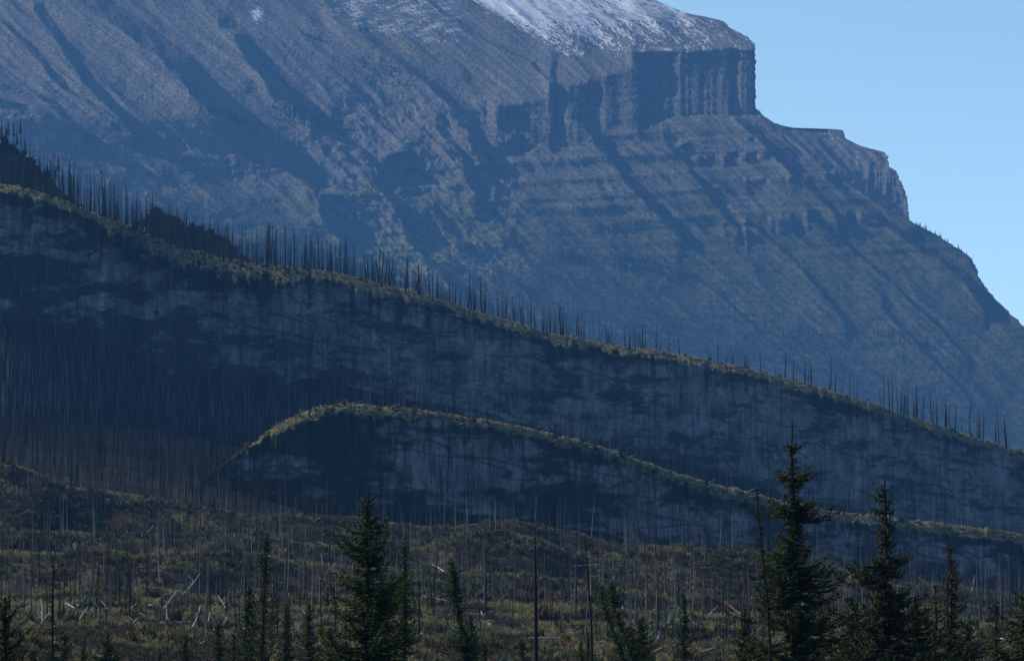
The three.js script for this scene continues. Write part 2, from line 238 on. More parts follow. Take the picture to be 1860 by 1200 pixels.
// ---------------------------------------------------------------- the two burnt rock hills
function hill(name, crest, dist, NU, o, label) {
  // profile rows from the hidden back over the crest down the grassy shoulder, the cliff and the talus
  const { back, shoulder, cliff, talus, h } = o, NV = back + shoulder + cliff + talus, x0 = -90, x1 = 1950;
  const put = (i, j, out) => {
    const px = lerp(x0, x1, i / (NU - 1)), d = dist(px), c = at(px, crest(px) + 4 * n2(px / 60, 3) + 3 * n2(px / 17, 8) + 2.2 * n2(px / 6.3, 15), d), W = o.width(px), sh = W * o.drop;
    let f, t, z, y, amp = 0;
    const even = Math.max(0.4, 1 + 0.7 * fbm(px / 70, 5, 2)), edge = Math.max(0.3, even + 0.5 * n2(px / 26, 12) + 0.7 * n2(px / 15, 31) + 0.5 * n2(px / 6.5, 47));                 // how far down the grass reaches
    if (j < back) { t = 1 - j / back; z = -o.backRun * t; y = -o.backDrop * t * t; }
    else if ((j -= back) < shoulder) { t = j / shoulder; z = W * edge * t; y = -sh * edge * (0.8 * t + 0.2 * t * t); amp = 0.5 * t; }
    else if ((j -= shoulder) < cliff) { t = j / cliff; const H = h(px), e = lerp(edge, even, smooth(0, 0.3, t)); z = W * e + H * o.lean * t; y = -sh * e - H * t; amp = smooth(0, 0.12, t) * smooth(1, 0.8, t); }
    else { j -= cliff; t = j / (talus - 1); const H = h(px); z = W * even + H * o.lean + o.talusRun * t; y = -sh * even - H - o.talusDrop * t * (1 + 0.3 * (1 - t)); amp = 0; }
    const u = c[0], s = y, M = o.scale;
    if (amp > 0) {
      z += amp * M * (2.2 * fbm(u / 34 + 7, s / 20, 3) + 1.5 * Math.abs(n2(u / 20 + 0.3 * n2(u / 9, s / 9), s / 44)) + 0.9 * n2(u / 5.5, s / 30) + 1.3 * n2(u / 40, (s + 0.25 * u + 6 * n2(u / 30, s / 30)) / 4) + 0.45 * fbm(u / 2.4, s / 2, 2));
      y += amp * 0.5 * n2(u / 3, s / 3);
    } else y += 0.5 * fbm(u / 6, z / 6 + 20, 3) * (z > -1 ? 1 : 0.3) + (z > W ? 1.5 * fbm(u / 22, z / 18, 2) : 0);
    out[0] = c[0] * (1 - z / d); out[1] = c[1] + y; out[2] = -d + z;
  };
  const m = sheet(name, NU, NV, put, (i, j, x, y, z, nx, ny, nz, out) => {
    const px = lerp(x0, x1, i / (NU - 1)), k = j - back, t = k / shoulder;
    if (k < shoulder * (0.9 + 0.5 * fbm(x / 16, 3, 3))) {
      set3(out, [0.33, 0.29, 0.14]); mix3(out, [0.13, 0.125, 0.055], clamp(0.45 + 1.4 * fbm(x / 6, k / 9, 3))); mix3(out, [0.22, 0.15, 0.09], clamp(fbm(x / 11 + 5, k / 12, 2) * 1.6)); mix3(out, [0.4, 0.37, 0.32], clamp((n2(x / 1.6, k / 3) - 0.3) * 4));
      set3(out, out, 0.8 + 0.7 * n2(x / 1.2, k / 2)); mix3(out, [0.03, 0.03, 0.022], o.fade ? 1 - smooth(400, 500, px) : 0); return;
    }
    const s = y, f = j < back + shoulder + cliff ? 1 : 0, slab = o.slab(px, (k - shoulder) / cliff);
    // pale limestone slabs cut by cracks and dark, plant-grown ledges; streaks of water and soot
    const led = Math.abs(fbm(x / 46 + 0.25 * n2(s / 7, x / 16), (s + 0.16 * x) / 11, 3, 0.55)), led2 = Math.abs(fbm(x / 13 + 40, (s - 0.2 * x) / 5, 2)), veg = fbm(x / 30 + 31, s / 12, 5, 0.68), streak = n2(x / 1.5, s / 22), w = fbm(x / 6, s / 9, 3, 0.6), crack = Math.abs(n2(x / 4.5 + 0.5 * n2(s / 5, x / 9), s / 15));
    set3(out, [0.335, 0.325, 0.31], 0.74 + 0.5 * w + 0.4 * streak + 0.3 * n2(x / 4, s / 40) + 0.3 * n2(x / 0.9, s / 0.9));
    mix3(out, [0.09, 0.085, 0.08], clamp((0.05 - crack) * 18) * 0.75);
    mix3(out, [0.026, 0.029, 0.021], clamp((0.055 - led) * 18) * 0.9);
    mix3(out, [0.03, 0.032, 0.024], clamp((0.05 - led2) * 18) * 0.7 * smooth(-0.3, 0.2, veg));
    mix3(out, [0.026, 0.029, 0.022], clamp((veg - 0.2 + (1 - slab) * 0.7) * 3) * 0.9);
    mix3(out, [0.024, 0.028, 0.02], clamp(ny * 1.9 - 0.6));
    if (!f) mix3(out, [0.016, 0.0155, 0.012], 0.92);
  });
  tag(m, label, 'hill', null, 'structure');
  m.info = { px: (i) => lerp(x0, x1, i / (NU - 1)), col: (px) => (px - x0) / (x1 - x0) * (NU - 1), back, shoulder, cliff, talus };
  return m;
}
const distA = poly([[-90, 2200], [600, 2280], [1200, 2370], [1950, 2500]]), distB = poly([[-90, 1440], [500, 1500], [900, 1580], [1400, 1680], [1950, 1790]]);
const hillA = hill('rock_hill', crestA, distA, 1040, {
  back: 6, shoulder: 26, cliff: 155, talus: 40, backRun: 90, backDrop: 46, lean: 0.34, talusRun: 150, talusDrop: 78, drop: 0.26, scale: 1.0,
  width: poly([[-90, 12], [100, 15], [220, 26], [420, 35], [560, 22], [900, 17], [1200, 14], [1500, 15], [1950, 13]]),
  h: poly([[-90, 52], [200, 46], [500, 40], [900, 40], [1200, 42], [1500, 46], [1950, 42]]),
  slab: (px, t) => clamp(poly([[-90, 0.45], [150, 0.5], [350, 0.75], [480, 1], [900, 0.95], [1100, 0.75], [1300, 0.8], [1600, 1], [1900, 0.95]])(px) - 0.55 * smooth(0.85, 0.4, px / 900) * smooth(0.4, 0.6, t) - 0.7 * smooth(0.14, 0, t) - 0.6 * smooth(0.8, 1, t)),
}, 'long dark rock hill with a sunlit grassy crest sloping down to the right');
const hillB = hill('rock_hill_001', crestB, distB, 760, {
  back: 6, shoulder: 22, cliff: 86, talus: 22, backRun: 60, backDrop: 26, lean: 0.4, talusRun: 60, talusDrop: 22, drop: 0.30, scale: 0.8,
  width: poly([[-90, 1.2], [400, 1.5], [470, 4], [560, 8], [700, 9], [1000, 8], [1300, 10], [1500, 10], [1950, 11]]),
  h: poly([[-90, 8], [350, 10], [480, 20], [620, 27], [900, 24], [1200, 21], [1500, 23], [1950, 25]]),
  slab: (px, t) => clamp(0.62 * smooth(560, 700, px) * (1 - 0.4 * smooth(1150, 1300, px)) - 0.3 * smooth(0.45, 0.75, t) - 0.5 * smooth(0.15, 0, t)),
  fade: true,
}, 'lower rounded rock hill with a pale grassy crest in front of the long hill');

// a wooded knob and a dark hummock on the back of the long hill
function knob(name, pts, d, drop, label) {
  const top = poly(pts), a = pts[0][0], b = pts[pts.length - 1][0], NU = 110, NV = 40;
  const m = sheet(name, NU, NV, (i, j, o) => { const px = lerp(a, b, i / (NU - 1)), t = j / (NV - 1), c = at(px, top(px) + 3 * n2(px / 9, 2), d), zz = lerp(-20, 40, t); o[0] = c[0]; o[1] = c[1] - (t < 0.33 ? (0.33 - t) * 40 : (t - 0.33) * drop) + 1.2 * fbm(c[0] / 7, t * 8, 3); o[2] = -d + zz + 3 * fbm(c[0] / 9, t * 7 + 9, 3); },
    (i, j, x, y, z, nx, ny, nz, o) => { set3(o, [0.03, 0.029, 0.02]); mix3(o, [0.1, 0.095, 0.085], clamp((fbm(x / 7, y / 5, 3) - 0.2) * 3)); mix3(o, [0.05, 0.046, 0.025], clamp(ny - 0.5)); });
  return tag(m, label, 'hill', null, 'structure');
}
const knobA = knob('wooded_knob', [[-90, 205], [0, 258], [26, 266], [46, 282], [66, 306], [90, 328], [120, 356], [160, 392]], 2520, 60, 'dark wooded knob on the far left behind the long rock hill');
const knobB = knob('hummock', [[236, 434], [260, 402], [272, 384], [290, 384], [312, 398], [340, 412], [380, 420], [420, 450], [450, 480]], 2470, 40, 'dark brushy hummock among the burnt trees behind the long crest');

// ---------------------------------------------------------------- the valley: benches of meadow rising to the hills
const BENCH = [ // [distance, front slope, line of the crest]
  [525, 0.10, [[-90, 1126], [330, 1145], [600, 1150], [900, 1149], [1100, 1158], [1300, 1160], [1600, 1150], [1950, 1140]]],
  [730, 0.05, [[-90, 1082], [150, 1074], [300, 1078], [600, 1086], [900, 1092], [1100, 1096], [1300, 1112], [1500, 1120], [1950, 1122]]],
  [860, 0.20, [[-90, 1006], [30, 1000], [160, 1002], [230, 1012], [340, 1001], [440, 1000], [520, 1013], [640, 1028], [750, 1030], [900, 1042], [1000, 1047], [1100, 1052], [1250, 1080], [1400, 1096], [1600, 1106], [1950, 1108]]],
  [1010, 0.22, [[-90, 958], [200, 966], [400, 976], [600, 986], [760, 985], [850, 968], [930, 967], [1000, 984], [1040, 994], [1250, 997], [1400, 1003], [1560, 1032], [1700, 1076], [1950, 1088]]],
  [1190, 0.24, [[-90, 800], [0, 826], [60, 851], [120, 880], [200, 889], [300, 906], [420, 926], [560, 936], [640, 942], [740, 948], [850, 944], [930, 939], [1000, 957], [1080, 975], [1150, 985], [1300, 1004], [1500, 1042], [1950, 1090]]],
].map(([d, s, pts]) => ({ d, s, f: poly(pts) }));
const RAMP = [[1250, poly([[-90, 850], [200, 905], [500, 950], [800, 975], [1400, 1060], [1950, 1125]])], [1500, poly([[-90, 800], [300, 860], [500, 915], [800, 985], [1300, 1060], [1950, 1120]])], [1800, poly([[-90, 772], [250, 803], [450, 848], [700, 885], [1000, 940], [1400, 1015], [1950, 1090]])], [2350, poly([[-90, 742], [300, 770], [600, 822], [900, 885], [1300, 958], [1950, 1035]])]];
const FLOOR = -12.5;
function groundY(x, d) {
  const px = 930 + x * F / d, pw = px + 26 * fbm(x / 14, d / 60 + 3, 2);
  let y = FLOOR;
  for (const b of BENCH) {
    const yc = elev(b.f(pw)) * b.d, dc = b.d + 26 * n2(x / 30 + b.d, 2) + 9 * n2(x / 9, b.d), k = d < dc ? yc - (dc - d) * b.s - 0.6 * Math.exp(-(dc - d) / 6) : yc - 0.6 - (d - dc) * 0.035;
    y = Math.max(y, k);
  }
  if (d > 1200) { let i = 0; while (i < 2 && d > RAMP[i + 1][0]) i++; const t = clamp((d - RAMP[i][0]) / (RAMP[i + 1][0] - RAMP[i][0])); const r = lerp(elev(RAMP[i][1](px)) * RAMP[i][0], elev(RAMP[i + 1][1](px)) * RAMP[i + 1][0], t); y = Math.max(y, r - 3 * (1 - smooth(1200, 1300, d))); }
  if (d > 430) y += smooth(430, 520, d) * (1.5 * fbm(x / 26 + 3, d / 40, 3) + 0.35 * fbm(x / 5, d / 7, 2));
  return y;
}
const NUG = 560, NVG = 520;
const rowD = (j) => j < 380 ? lerp(400, 1330, (j / 380) ** 1.1) : lerp(1330, 2350, (j - 380) / (NVG - 1 - 380));
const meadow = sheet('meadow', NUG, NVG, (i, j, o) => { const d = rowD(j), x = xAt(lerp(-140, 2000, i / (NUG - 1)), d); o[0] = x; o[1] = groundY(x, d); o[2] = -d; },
  (i, j, x, y, z, nx, ny, nz, o) => {
    const d = -z, a = fbm(x / 9, d / 14, 4), b = fbm(x / 22 + 50, d / 30, 3);
    set3(o, [0.085, 0.088, 0.046]); mix3(o, [0.1, 0.078, 0.05], clamp(0.2 + b * 1.8)); mix3(o, [0.085, 0.08, 0.03], clamp((a - 0.05) * 2)); mix3(o, [0.02, 0.02, 0.015], clamp((fbm(x / 5 + 9, d / 9, 3) - 0.1) * 2.4));
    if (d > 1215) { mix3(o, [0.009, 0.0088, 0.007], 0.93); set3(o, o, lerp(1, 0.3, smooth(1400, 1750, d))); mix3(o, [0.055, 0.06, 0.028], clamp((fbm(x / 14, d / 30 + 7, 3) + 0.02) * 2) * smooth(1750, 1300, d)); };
    set3(o, o, 0.85 + 0.6 * n2(x / 0.8, d / 1.5));
  });
tag(meadow, 'burnt-over meadow rising in low benches toward the rock hills', 'meadow', null, 'structure');
const valley = sheet('ground', 60, 80, (i, j, o) => { const d = lerp(-400, 9000, j / 79); o[0] = lerp(-3000, 3000, i / 59); o[1] = FLOOR - 1 - (d > 380 ? 6 : 0) + 0.6 * n2(o[0] / 60, d / 60); o[2] = -d; }, (i, j, x, y, z, nx, ny, nz, o) => set3(o, [0.06, 0.06, 0.035], 0.9 + 0.3 * n2(x / 90, z / 90)));
tag(valley, 'flat brushy valley floor below the meadow benches', 'ground', null, 'structure');

// ---------------------------------------------------------------- burnt trees
const up = new THREE.Vector3(0, 1, 0);
function stick(a, b, r0, r1, n = 4) { // tapered round stick from a to b
  const A = new THREE.Vector3(...a), B = new THREE.Vector3(...b), L = A.distanceTo(B), g = new THREE.CylinderGeometry(r1, r0, L, n, 1, n < 5);
  g.translate(0, L / 2, 0); g.applyQuaternion(new THREE.Quaternion().setFromUnitVectors(up, B.clone().sub(A).normalize())); g.translate(A.x, A.y, A.z);
  return g;
}
function bareTree(seed, H, { stubs = 30, long = 0.9, from = 0.25, n = 5, r = 0.16, lean = 0.02, twig = 0.028 } = {}) { // trunk with a slight bend, and its dead branch stubs
  const R = rng(seed), pts = [[0, -0.6, 0]], K = 4; let x = 0, z = 0;
  for (let k = 1; k <= K; k++) { x += (R() - 0.5) * lean * H; z += (R() - 0.5) * lean * H; pts.push([x, H * k / K, z]); }
  const T = [], S = [], rad = (t) => r * (1 - 0.86 * t);
  for (let k = 0; k < K; k++) T.push(stick(pts[k], pts[k + 1], rad(k / K), rad((k + 1) / K), n));
  for (let s = 0; s < stubs; s++) { const t = lerp(from, 0.985, R()), k = Math.min(K - 1, Math.floor(t * K)), f = t * K - k, p = pts[k].map((v, c) => lerp(v, pts[k + 1][c], f)), a = R() * 6.283, l = long * (0.35 + R()) * (1.05 - t * 0.75), dn = -0.35 + R() * 0.5;
    S.push(stick(p, [p[0] + Math.cos(a) * l, p[1] + dn * l, p[2] + Math.sin(a) * l], twig, twig * 0.35, 3)); }
  return [mergeGeometries(T), mergeGeometries(S)];
}
const CHAR = mat([0.028, 0.024, 0.022]), GREY = mat([0.13, 0.12, 0.115]), TINTED = mat([1, 1, 1]);
const CHARRED = [], SNAGS = [[11, 13, { stubs: 34 }], [12, 11, { stubs: 12, long: 0.6 }], [13, 14, { stubs: 60, long: 1.0, from: 0.15 }], [14, 9, { stubs: 8, long: 0.5, lean: 0.05 }], [15, 12, { stubs: 46, long: 1.1, from: 0.3 }], [16, 10, { stubs: 24, long: 0.7, lean: 0.04 }], [17, 7, { stubs: 5, long: 0.4 }], [18, 13, { stubs: 20, long: 0.8 }]].map(([s, h, o]) => ({ h, parts: bareTree(s, h, o) }));
for (const [s, h, o] of [[21, 13, { stubs: 60 }], [22, 11, { stubs: 20, long: 0.7 }], [23, 14, { stubs: 110, long: 1.2, from: 0.12 }], [24, 9, { stubs: 14, long: 0.6, lean: 0.05 }], [25, 12, { stubs: 80, long: 1.2, from: 0.25 }], [26, 10, { stubs: 40, long: 0.8, lean: 0.04 }], [27, 8, { stubs: 10, long: 0.5 }], [28, 13, { stubs: 34, long: 1.0 }]]) CHARRED.push({ h, parts: bareTree(s, h, { r: 0.27, twig: 0.065, ...o }) });
const place = (px) => [[100, 'left of the gaunt spruce'], [300, 'right of the gaunt spruce'], [480, 'left of the tall slender spruce'], [660, 'between the slender and the broad spruce'], [820, 'between the broad and the bent spruce'], [970, 'left of the bare black pole'], [1100, 'right of the bare black pole'], [1240, 'left of the lone slim spruce'], [1430, 'left of the tallest spruce'], [1610, 'between the tallest and the coned spruce'], [9999, 'right of the coned spruce']].find(([x]) => px < x)[1];
function snagThing(name, v, m) { const SNAGSET = name === 'burnt_tree' ? CHARRED : SNAGS, g = new THREE.Group(); g.name = name; for (const [k, nm] of [[0, 'trunk'], [1, 'branches']]) { const b = new THREE.Mesh(SNAGSET[v].parts[k], m); b.name = nm; if (k) b.userData.kind = 'stuff'; b.castShadow = b.receiveShadow = true; g.add(b); } return g; }
const snagKinds = {};
function addSnag(name, p, h, v, m, label, group, R, lean = 0.1) {
  const key = name + v + m.uuid, proto = snagKinds[key], o = proto ? proto.clone() : (snagKinds[key] = snagThing(name, v, m));
  o.name = numbered(name); const s = h / (name === 'burnt_tree' ? CHARRED : SNAGS)[v].h;
  o.position.set(...p); o.scale.set(s * (0.8 + 0.4 * R()), s, s * (0.8 + 0.4 * R())); o.rotation.set((R() - 0.5) * lean * 2, R() * 6.28, (R() - 0.5) * lean * 2);
  tag(o, label, 'dead tree', group); scene.add(o); return o;
}
function scatter(name, geo, list, label, category, material = TINTED) { // many small copies as one object
  const m = new THREE.InstancedMesh(geo, material, list.length), M = new THREE.Matrix4(), q = new THREE.Quaternion(), e = new THREE.Euler(), c = new THREE.Color();
  list.forEach((t, i) => { q.setFromEuler(e.set(t.rx ?? 0, t.ry ?? 0, t.rz ?? 0)); M.compose(new THREE.Vector3(...t.p), q, new THREE.Vector3(...t.s)); m.setMatrixAt(i, M); m.setColorAt(i, c.setRGB(...t.c)); });
  m.name = name; tag(m, label, category, null, 'stuff'); scene.add(m); return m;
}
const thin = bareTree(77, 12, { stubs: 22, long: 0.8, n: 3, r: 0.15 }), thinGeo = mergeGeometries(thin), thin2 = mergeGeometries(bareTree(78, 12, { stubs: 46, long: 0.9, n: 3, r: 0.15, from: 0.2 })), hair = mergeGeometries([stick([0, -0.5, 0], [0, 12, 0], 0.34, 0.05, 3), stick([-0.7, 4, 0.2], [0.7, 5, -0.2], 0.16, 0.16, 3), stick([-0.4, 8, -0.3], [0.5, 7.4, 0.3], 0.14, 0.14, 3)]);

{ // the crest of the long hill: the ones against the pale slope, one by one
  const R = rng(501), { col, back } = hillA.info;
  const clump = (px) => poly([[-60, 0.4], [100, 0.8], [200, 1], [420, 1], [600, 0.95], [760, 1], [860, 0.8], [930, 0.75], [1000, 0.7], [1080, 0.7], [1130, 0.55], [1180, 0.4], [1260, 0.2], [1330, 0.2], [1400, 0.5], [1450, 0.45], [1560, 0.5], [1640, 0.75], [1760, 0.7], [1800, 0.4], [1950, 0.3]])(px);
  let n = 0;
  while (n < 298) {
    const px = 40 + R() * 1810; if (R() > clump(px) * (0.55 + 1.3 * Math.abs(n2(px / 28, 5)))) continue;
    const v = R() * 5 < 1 ? 2 : Math.floor(R() * 8), p = onGrid(hillA, col(px), back - 1.2 + R() * R() * 16), h = (px < 620 ? 11 : 10.5) * (0.45 + 0.85 * R()) * poly([[0, 1.35], [300, 1.3], [700, 1.2], [1000, 1.1], [1300, 0.85], [1600, 1.2], [1860, 1.1]])(px);
    const spot = [[200, 'on the crest of the long hill below the wooded knob'], [450, 'on the long crest beside the dark brushy hummock'], [620, 'on the long crest between the hummock and the lower hill'], [800, 'on the long crest above the rounded top of the lower hill'], [950, 'on the long crest just left of its middle'], [1160, 'in the clumps at the middle of the long crest'], [1330, 'in the thinnest stretch of the long crest'], [1490, 'on the long crest above the tallest foreground spruce'], [1690, 'on the long crest above the cone-laden spruce'], [9999, 'on the low right end of the long crest']].find(([x]) => px < x)[1], size = h > 12.5 ? 'tall' : h < 8.5 ? 'short' : 'middling';
    addSnag('burnt_tree', p, h, v, CHAR, size + ' black burnt trunk ' + spot, size + ' burnt trees ' + spot, R); n++;
  }
  const list = [];
  for (let k = 0; k < 1700; k++) { const px = -60 + Math.pow(R(), 1.25) * 1300; if (R() > clump(px)) continue; const p = onGrid(hillA, col(px), back - 0.8 - R() * 1.7); const s = (0.65 + 0.6 * R()) * lerp(1.25, 0.8, clamp(px / 1200)); list.push({ p, s: [s, s * 1.1, s], ry: R() * 6, rx: (R() - 0.5) * 0.08, rz: (R() - 0.5) * 0.08, c: [0.03, 0.027, 0.026] }); }
  scatter('burnt_forest', thinGeo, list, 'dense black burnt forest on the back of the long crest', 'forest');
}
{ // snags down the faces of both hills and in the dip between them
  const R = rng(502), faceA = [], faceB = [], gray = () => { const q = R(), k = 0.012 + 0.12 * q * q * q; return [k, k * 0.93, k * 0.9]; };
  for (let k = 0; k < 9000; k++) {
    const px = -80 + R() * 2020, I = hillA.info, r0 = I.back + I.shoulder, low = smooth(0.9, 0.2, px / 900), t = R() < 0.87 ? 1 + R() * 0.98 : lerp(0.15 + 0.3 * (1 - low), 1, R());
    const row = t < 1 ? r0 + t * I.cliff : r0 + I.cliff + (t - 1) * I.talus, p = onGrid(hillA, I.col(px), Math.min(row, I.back + I.shoulder + I.cliff + I.talus - 1.1)), s = 0.55 + 0.55 * R();
    const g0 = 0.02 + 0.34 * R() * R(); faceA.push({ p, s: [s, s, s], ry: R() * 6, rx: (R() - 0.5) * 0.12, rz: (R() - 0.5) * 0.12, c: [g0, g0 * 0.95, g0 * 0.92] });
  }
  scatter('snag_forest', thin2, faceA, 'grey dead trees standing thick below the cliff of the long hill', 'forest');
  for (let k = 0; k < 2600; k++) {
    const px = 380 + R() * 1560, I = hillB.info, r0 = I.back + I.shoulder, t = R() < 0.16 ? -R() * 0.2 : R() < 0.35 ? R() : 0.9 + R() * 1.1;
    const row = t < 0 ? r0 + t * 5 * I.shoulder : t < 1 ? r0 + t * I.cliff : r0 + I.cliff + Math.min(0.97, t - 1) * I.talus, s = 0.45 + 0.5 * R();
    if (t < 0.3 && R() < 0.6) continue;
    faceB.push({ p: onGrid(hillB, I.col(px), row), s: [s, s, s], ry: R() * 6, rx: (R() - 0.5) * 0.1, rz: (R() - 0.5) * 0.1, c: gray() });
  }
  scatter('snag_forest', thinGeo, faceB, 'grey dead trees along the foot of the lower rounded hill', 'forest').name = 'snag_forest_001';
  const back = [];
  for (let k = 0; k < 6500; k++) {
    const px = -80 + R() * 2020, d = lerp(1230, 2250, R()); if (px > 620 && d < 1750) continue;
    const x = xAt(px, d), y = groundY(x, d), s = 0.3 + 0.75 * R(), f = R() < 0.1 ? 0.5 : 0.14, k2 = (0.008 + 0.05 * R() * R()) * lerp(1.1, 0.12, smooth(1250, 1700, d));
    back.push({ p: [x, y, -d], s: [s * (0.7 + 0.6 * R()), s, s], ry: R() * 6, rx: (R() - 0.5) * f, rz: (R() - 0.5) * f, c: [k2, k2 * 1.02, k2 * 0.92] });
  }
  scatter('snag_forest', thin2, back, 'grey dead trees filling the shaded hollow between the two rock hills', 'forest').name = 'snag_forest_002';
}
{ // scorched trees and brush over the knob and the hummock
  const R = rng(515), list = [], brush = [];
  for (const m of [knobA, knobB]) for (let k = 0; k < 260; k++) { const p = onGrid(m, R() * 109, 8 + R() * 28), s = 0.5 + 0.6 * R(); if (k < 110) list.push({ p, s: [s, s, s], ry: R() * 6, rx: (R() - 0.5) * 0.1, rz: (R() - 0.5) * 0.1, c: [0.03, 0.028, 0.026] }); const t = 1 + 1.6 * R(); brush.push({ p: onGrid(m, R() * 109, 6 + R() * 30), s: [t, t, t], ry: R() * 6, c: [0.05, 0.05, 0.028] }); }
  scatter('burnt_forest', thinGeo, list, 'black burnt trees over the wooded knob and the hummock', 'forest').name = 'burnt_forest_001';
  scatter('shrubs', blades(9, 46, 0.12, 1.25, 0.6, 0.55), brush, 'dark brush over the wooded knob and the hummock', 'shrubs', mat([1, 1, 1])).name = 'shrubs_001';
}
{ // hair-thin dead forest on the lower mountain, and a few green stands
  const R = rng(503), list = [], green = [];
  for (let k = 0; k < 40000 && list.length < 13000; k++) {
    const px = -60 + R() * 1900, py = 190 + R() * 640;
    if (py > crestA(px) + 30 || px > skyline(py) - 20) continue;
    const lowest = poly([[-60, 200], [60, 205], [150, 245], [290, 318], [430, 385], [600, 445], [700, 440], [860, 440], [1000, 430], [1200, 500], [1400, 590], [1600, 640], [1860, 680]])(px);
    if (py < lowest + 30 * fbm(px / 60, py / 60, 2) || R() > 0.35 + 0.9 * smooth(lowest, lowest + 130, py)) continue;
    const p = mountainAt(px, py), s = 0.9 + 0.7 * R(), c = 0.03 + 0.05 * R();
    list.push({ p, s: [s, s, s], rx: (R() - 0.5) * 0.06, rz: (R() - 0.5) * 0.06, c: [c, c * 0.92, c * 0.85] });
  }
  scatter('far_snag_forest', hair, list, 'hair-thin dead forest on the lower slopes of the mountain', 'forest');
  const cone = mergeGeometries([new THREE.ConeGeometry(1.5, 5, 6).translate(0, 3, 0), new THREE.ConeGeometry(1.1, 4, 6).translate(0.1, 5.2, 0.1), new THREE.ConeGeometry(0.6, 3.4, 5).translate(0, 7.4, 0)]);
  for (const [cx, cy, wx, wy, n] of [[1150, 480, 55, 24, 120], [1040, 470, 30, 14, 40], [1230, 500, 40, 20, 50], [560, 215, 80, 20, 110], [420, 215, 60, 14, 50], [355, 172, 18, 8, 12], [565, 68, 22, 4, 14], [700, 130, 60, 30, 40], [1470, 640, 120, 60, 60], [1650, 620, 90, 50, 60], [640, 340, 60, 20, 30]])
    for (let k = 0; k < n; k++) { const px = cx + (R() + R() - 1) * wx, py = cy + (R() + R() - 1) * wy + (px - cx) * 0.3, s = 0.55 + 0.75 * R(); if (px > skyline(py) - 8) continue; green.push({ p: mountainAt(px, py), s: [s, s * 1.1, s], ry: R() * 6, c: [0.02, 0.03, 0.014] }); }
  for (const [a, b, n] of [[[1658, 406], [1780, 500], 26], [[1380, 206], [1440, 258], 8]]) for (let k = 0; k < n; k++) { const py = lerp(a[1], b[1], R()), px = skyline(py) - 3 - R() * 6, s = 0.7 + 0.7 * R(); green.push({ p: mountainAt(px, py), s: [s, s, s], ry: R() * 6, c: [0.02, 0.03, 0.014] }); }
  scatter('far_spruce_stand', cone, green, 'small dark spruce stands clinging to the mountain slopes', 'forest');
}
{ // the meadow's standing dead trees: the nearest and tallest one by one
  const R = rng(504), many = [];
  const spots = [];
  for (let k = 0; k < 3400; k++) { const px = -60 + R() * 1980, d = lerp(540, 1230, Math.pow(R(), 0.72)); if (R() > 0.45 + 1.2 * Math.abs(n2(px / 90, d / 60))) continue; spots.push([px, d]); }
  spots.sort((a, b) => a[1] - b[1]);
  spots.forEach(([px, d], i) => {
    const x = xAt(px, d), y = groundY(x, d), h = (d < 700 ? 6.5 : 7.5) * (0.55 + 0.75 * R());
    const where = d < 760 ? 'foot' : d < 960 ? 'middle bench' : 'upper bench';
    if (i < 290 && px > -20 && px < 1880) { const dark = R() < 0.6; addSnag('bare_snag', [x, y, -d], h, [1, 3, 5, 6, 7, 0][Math.floor(R() * 6)], dark ? CHAR : GREY, (dark ? 'thin blackened' : 'thin weathered grey') + ' dead trunk in the near meadow ' + place(px), (dark ? 'blackened' : 'grey') + ' dead trunks in the near meadow ' + place(px), R, 0.07); }
    else { const k = 0.03 + 0.2 * R() * R(), s = h / 12; many.push({ p: [x, y, -d], s: [s * 1.1, s, s * 1.1], ry: R() * 6, rx: (R() - 0.5) * 0.16, rz: (R() - 0.5) * 0.16, c: [k, k * 0.94, k * 0.92] }); }
  });
  scatter('meadow_snags', thinGeo, many, 'scattered thin dead trunks on the upper meadow benches', 'forest');
}

// ---------------------------------------------------------------- fallen logs, bleached white
const LOGS = [0, 1, 2].map((k) => { const R = rng(60 + k), T = [], pts = [[0, 0, 0]]; for (let i = 1; i <= 3; i++) pts.push([(R() - 0.5) * 0.25, i * 2.6, (R() - 0.5) * 0.25]); for (let i = 0; i < 3; i++) T.push(stick(pts[i], pts[i + 1], 0.16 - i * 0.035, 0.16 - (i + 1) * 0.035, 6)); return mergeGeometries(T); });
const LOGSTUB = [0, 1, 2].map((k) => { const R = rng(70 + k), S = []; for (let i = 0; i < 7; i++) { const y = 1 + R() * 6, a = R() * 6.28; S.push(stick([0, y, 0], [Math.cos(a) * 0.5, y + 0.25, Math.sin(a) * 0.5], 0.03, 0.012, 3)); } return mergeGeometries(S); });
const BLEACH = mat([0.66, 0.63, 0.58], 0.7), OLDLOG = mat([0.28, 0.26, 0.24], 0.9);
function addLog(px, d, dir, tilt, len, m, label, group) {
  const g = new THREE.Group(), x = xAt(px, d), R = rng(Math.floor(px * 13 + d)), v = Math.floor(R() * 3);
  g.name = numbered('fallen_log');
  for (const [geo, nm] of [[LOGS[v], 'trunk'], [LOGSTUB[v], 'branch_stubs']]) { const b = new THREE.Mesh(geo, m); b.name = nm; if (nm !== 'trunk') b.userData.kind = 'stuff'; b.castShadow = b.receiveShadow = true; g.add(b); }
  g.position.set(x, groundY(x, d) + 0.3 + 0.3 * R(), -d);
  const v3 = new THREE.Vector3(Math.cos(dir) * Math.cos(tilt), Math.sin(tilt), -Math.sin(dir) * Math.cos(tilt));
  g.quaternion.setFromUnitVectors(up, v3); g.scale.set(0.58, len * 1.1 / 7.8, 0.58);
  tag(g, label, 'fallen log', group); scene.add(g);
}
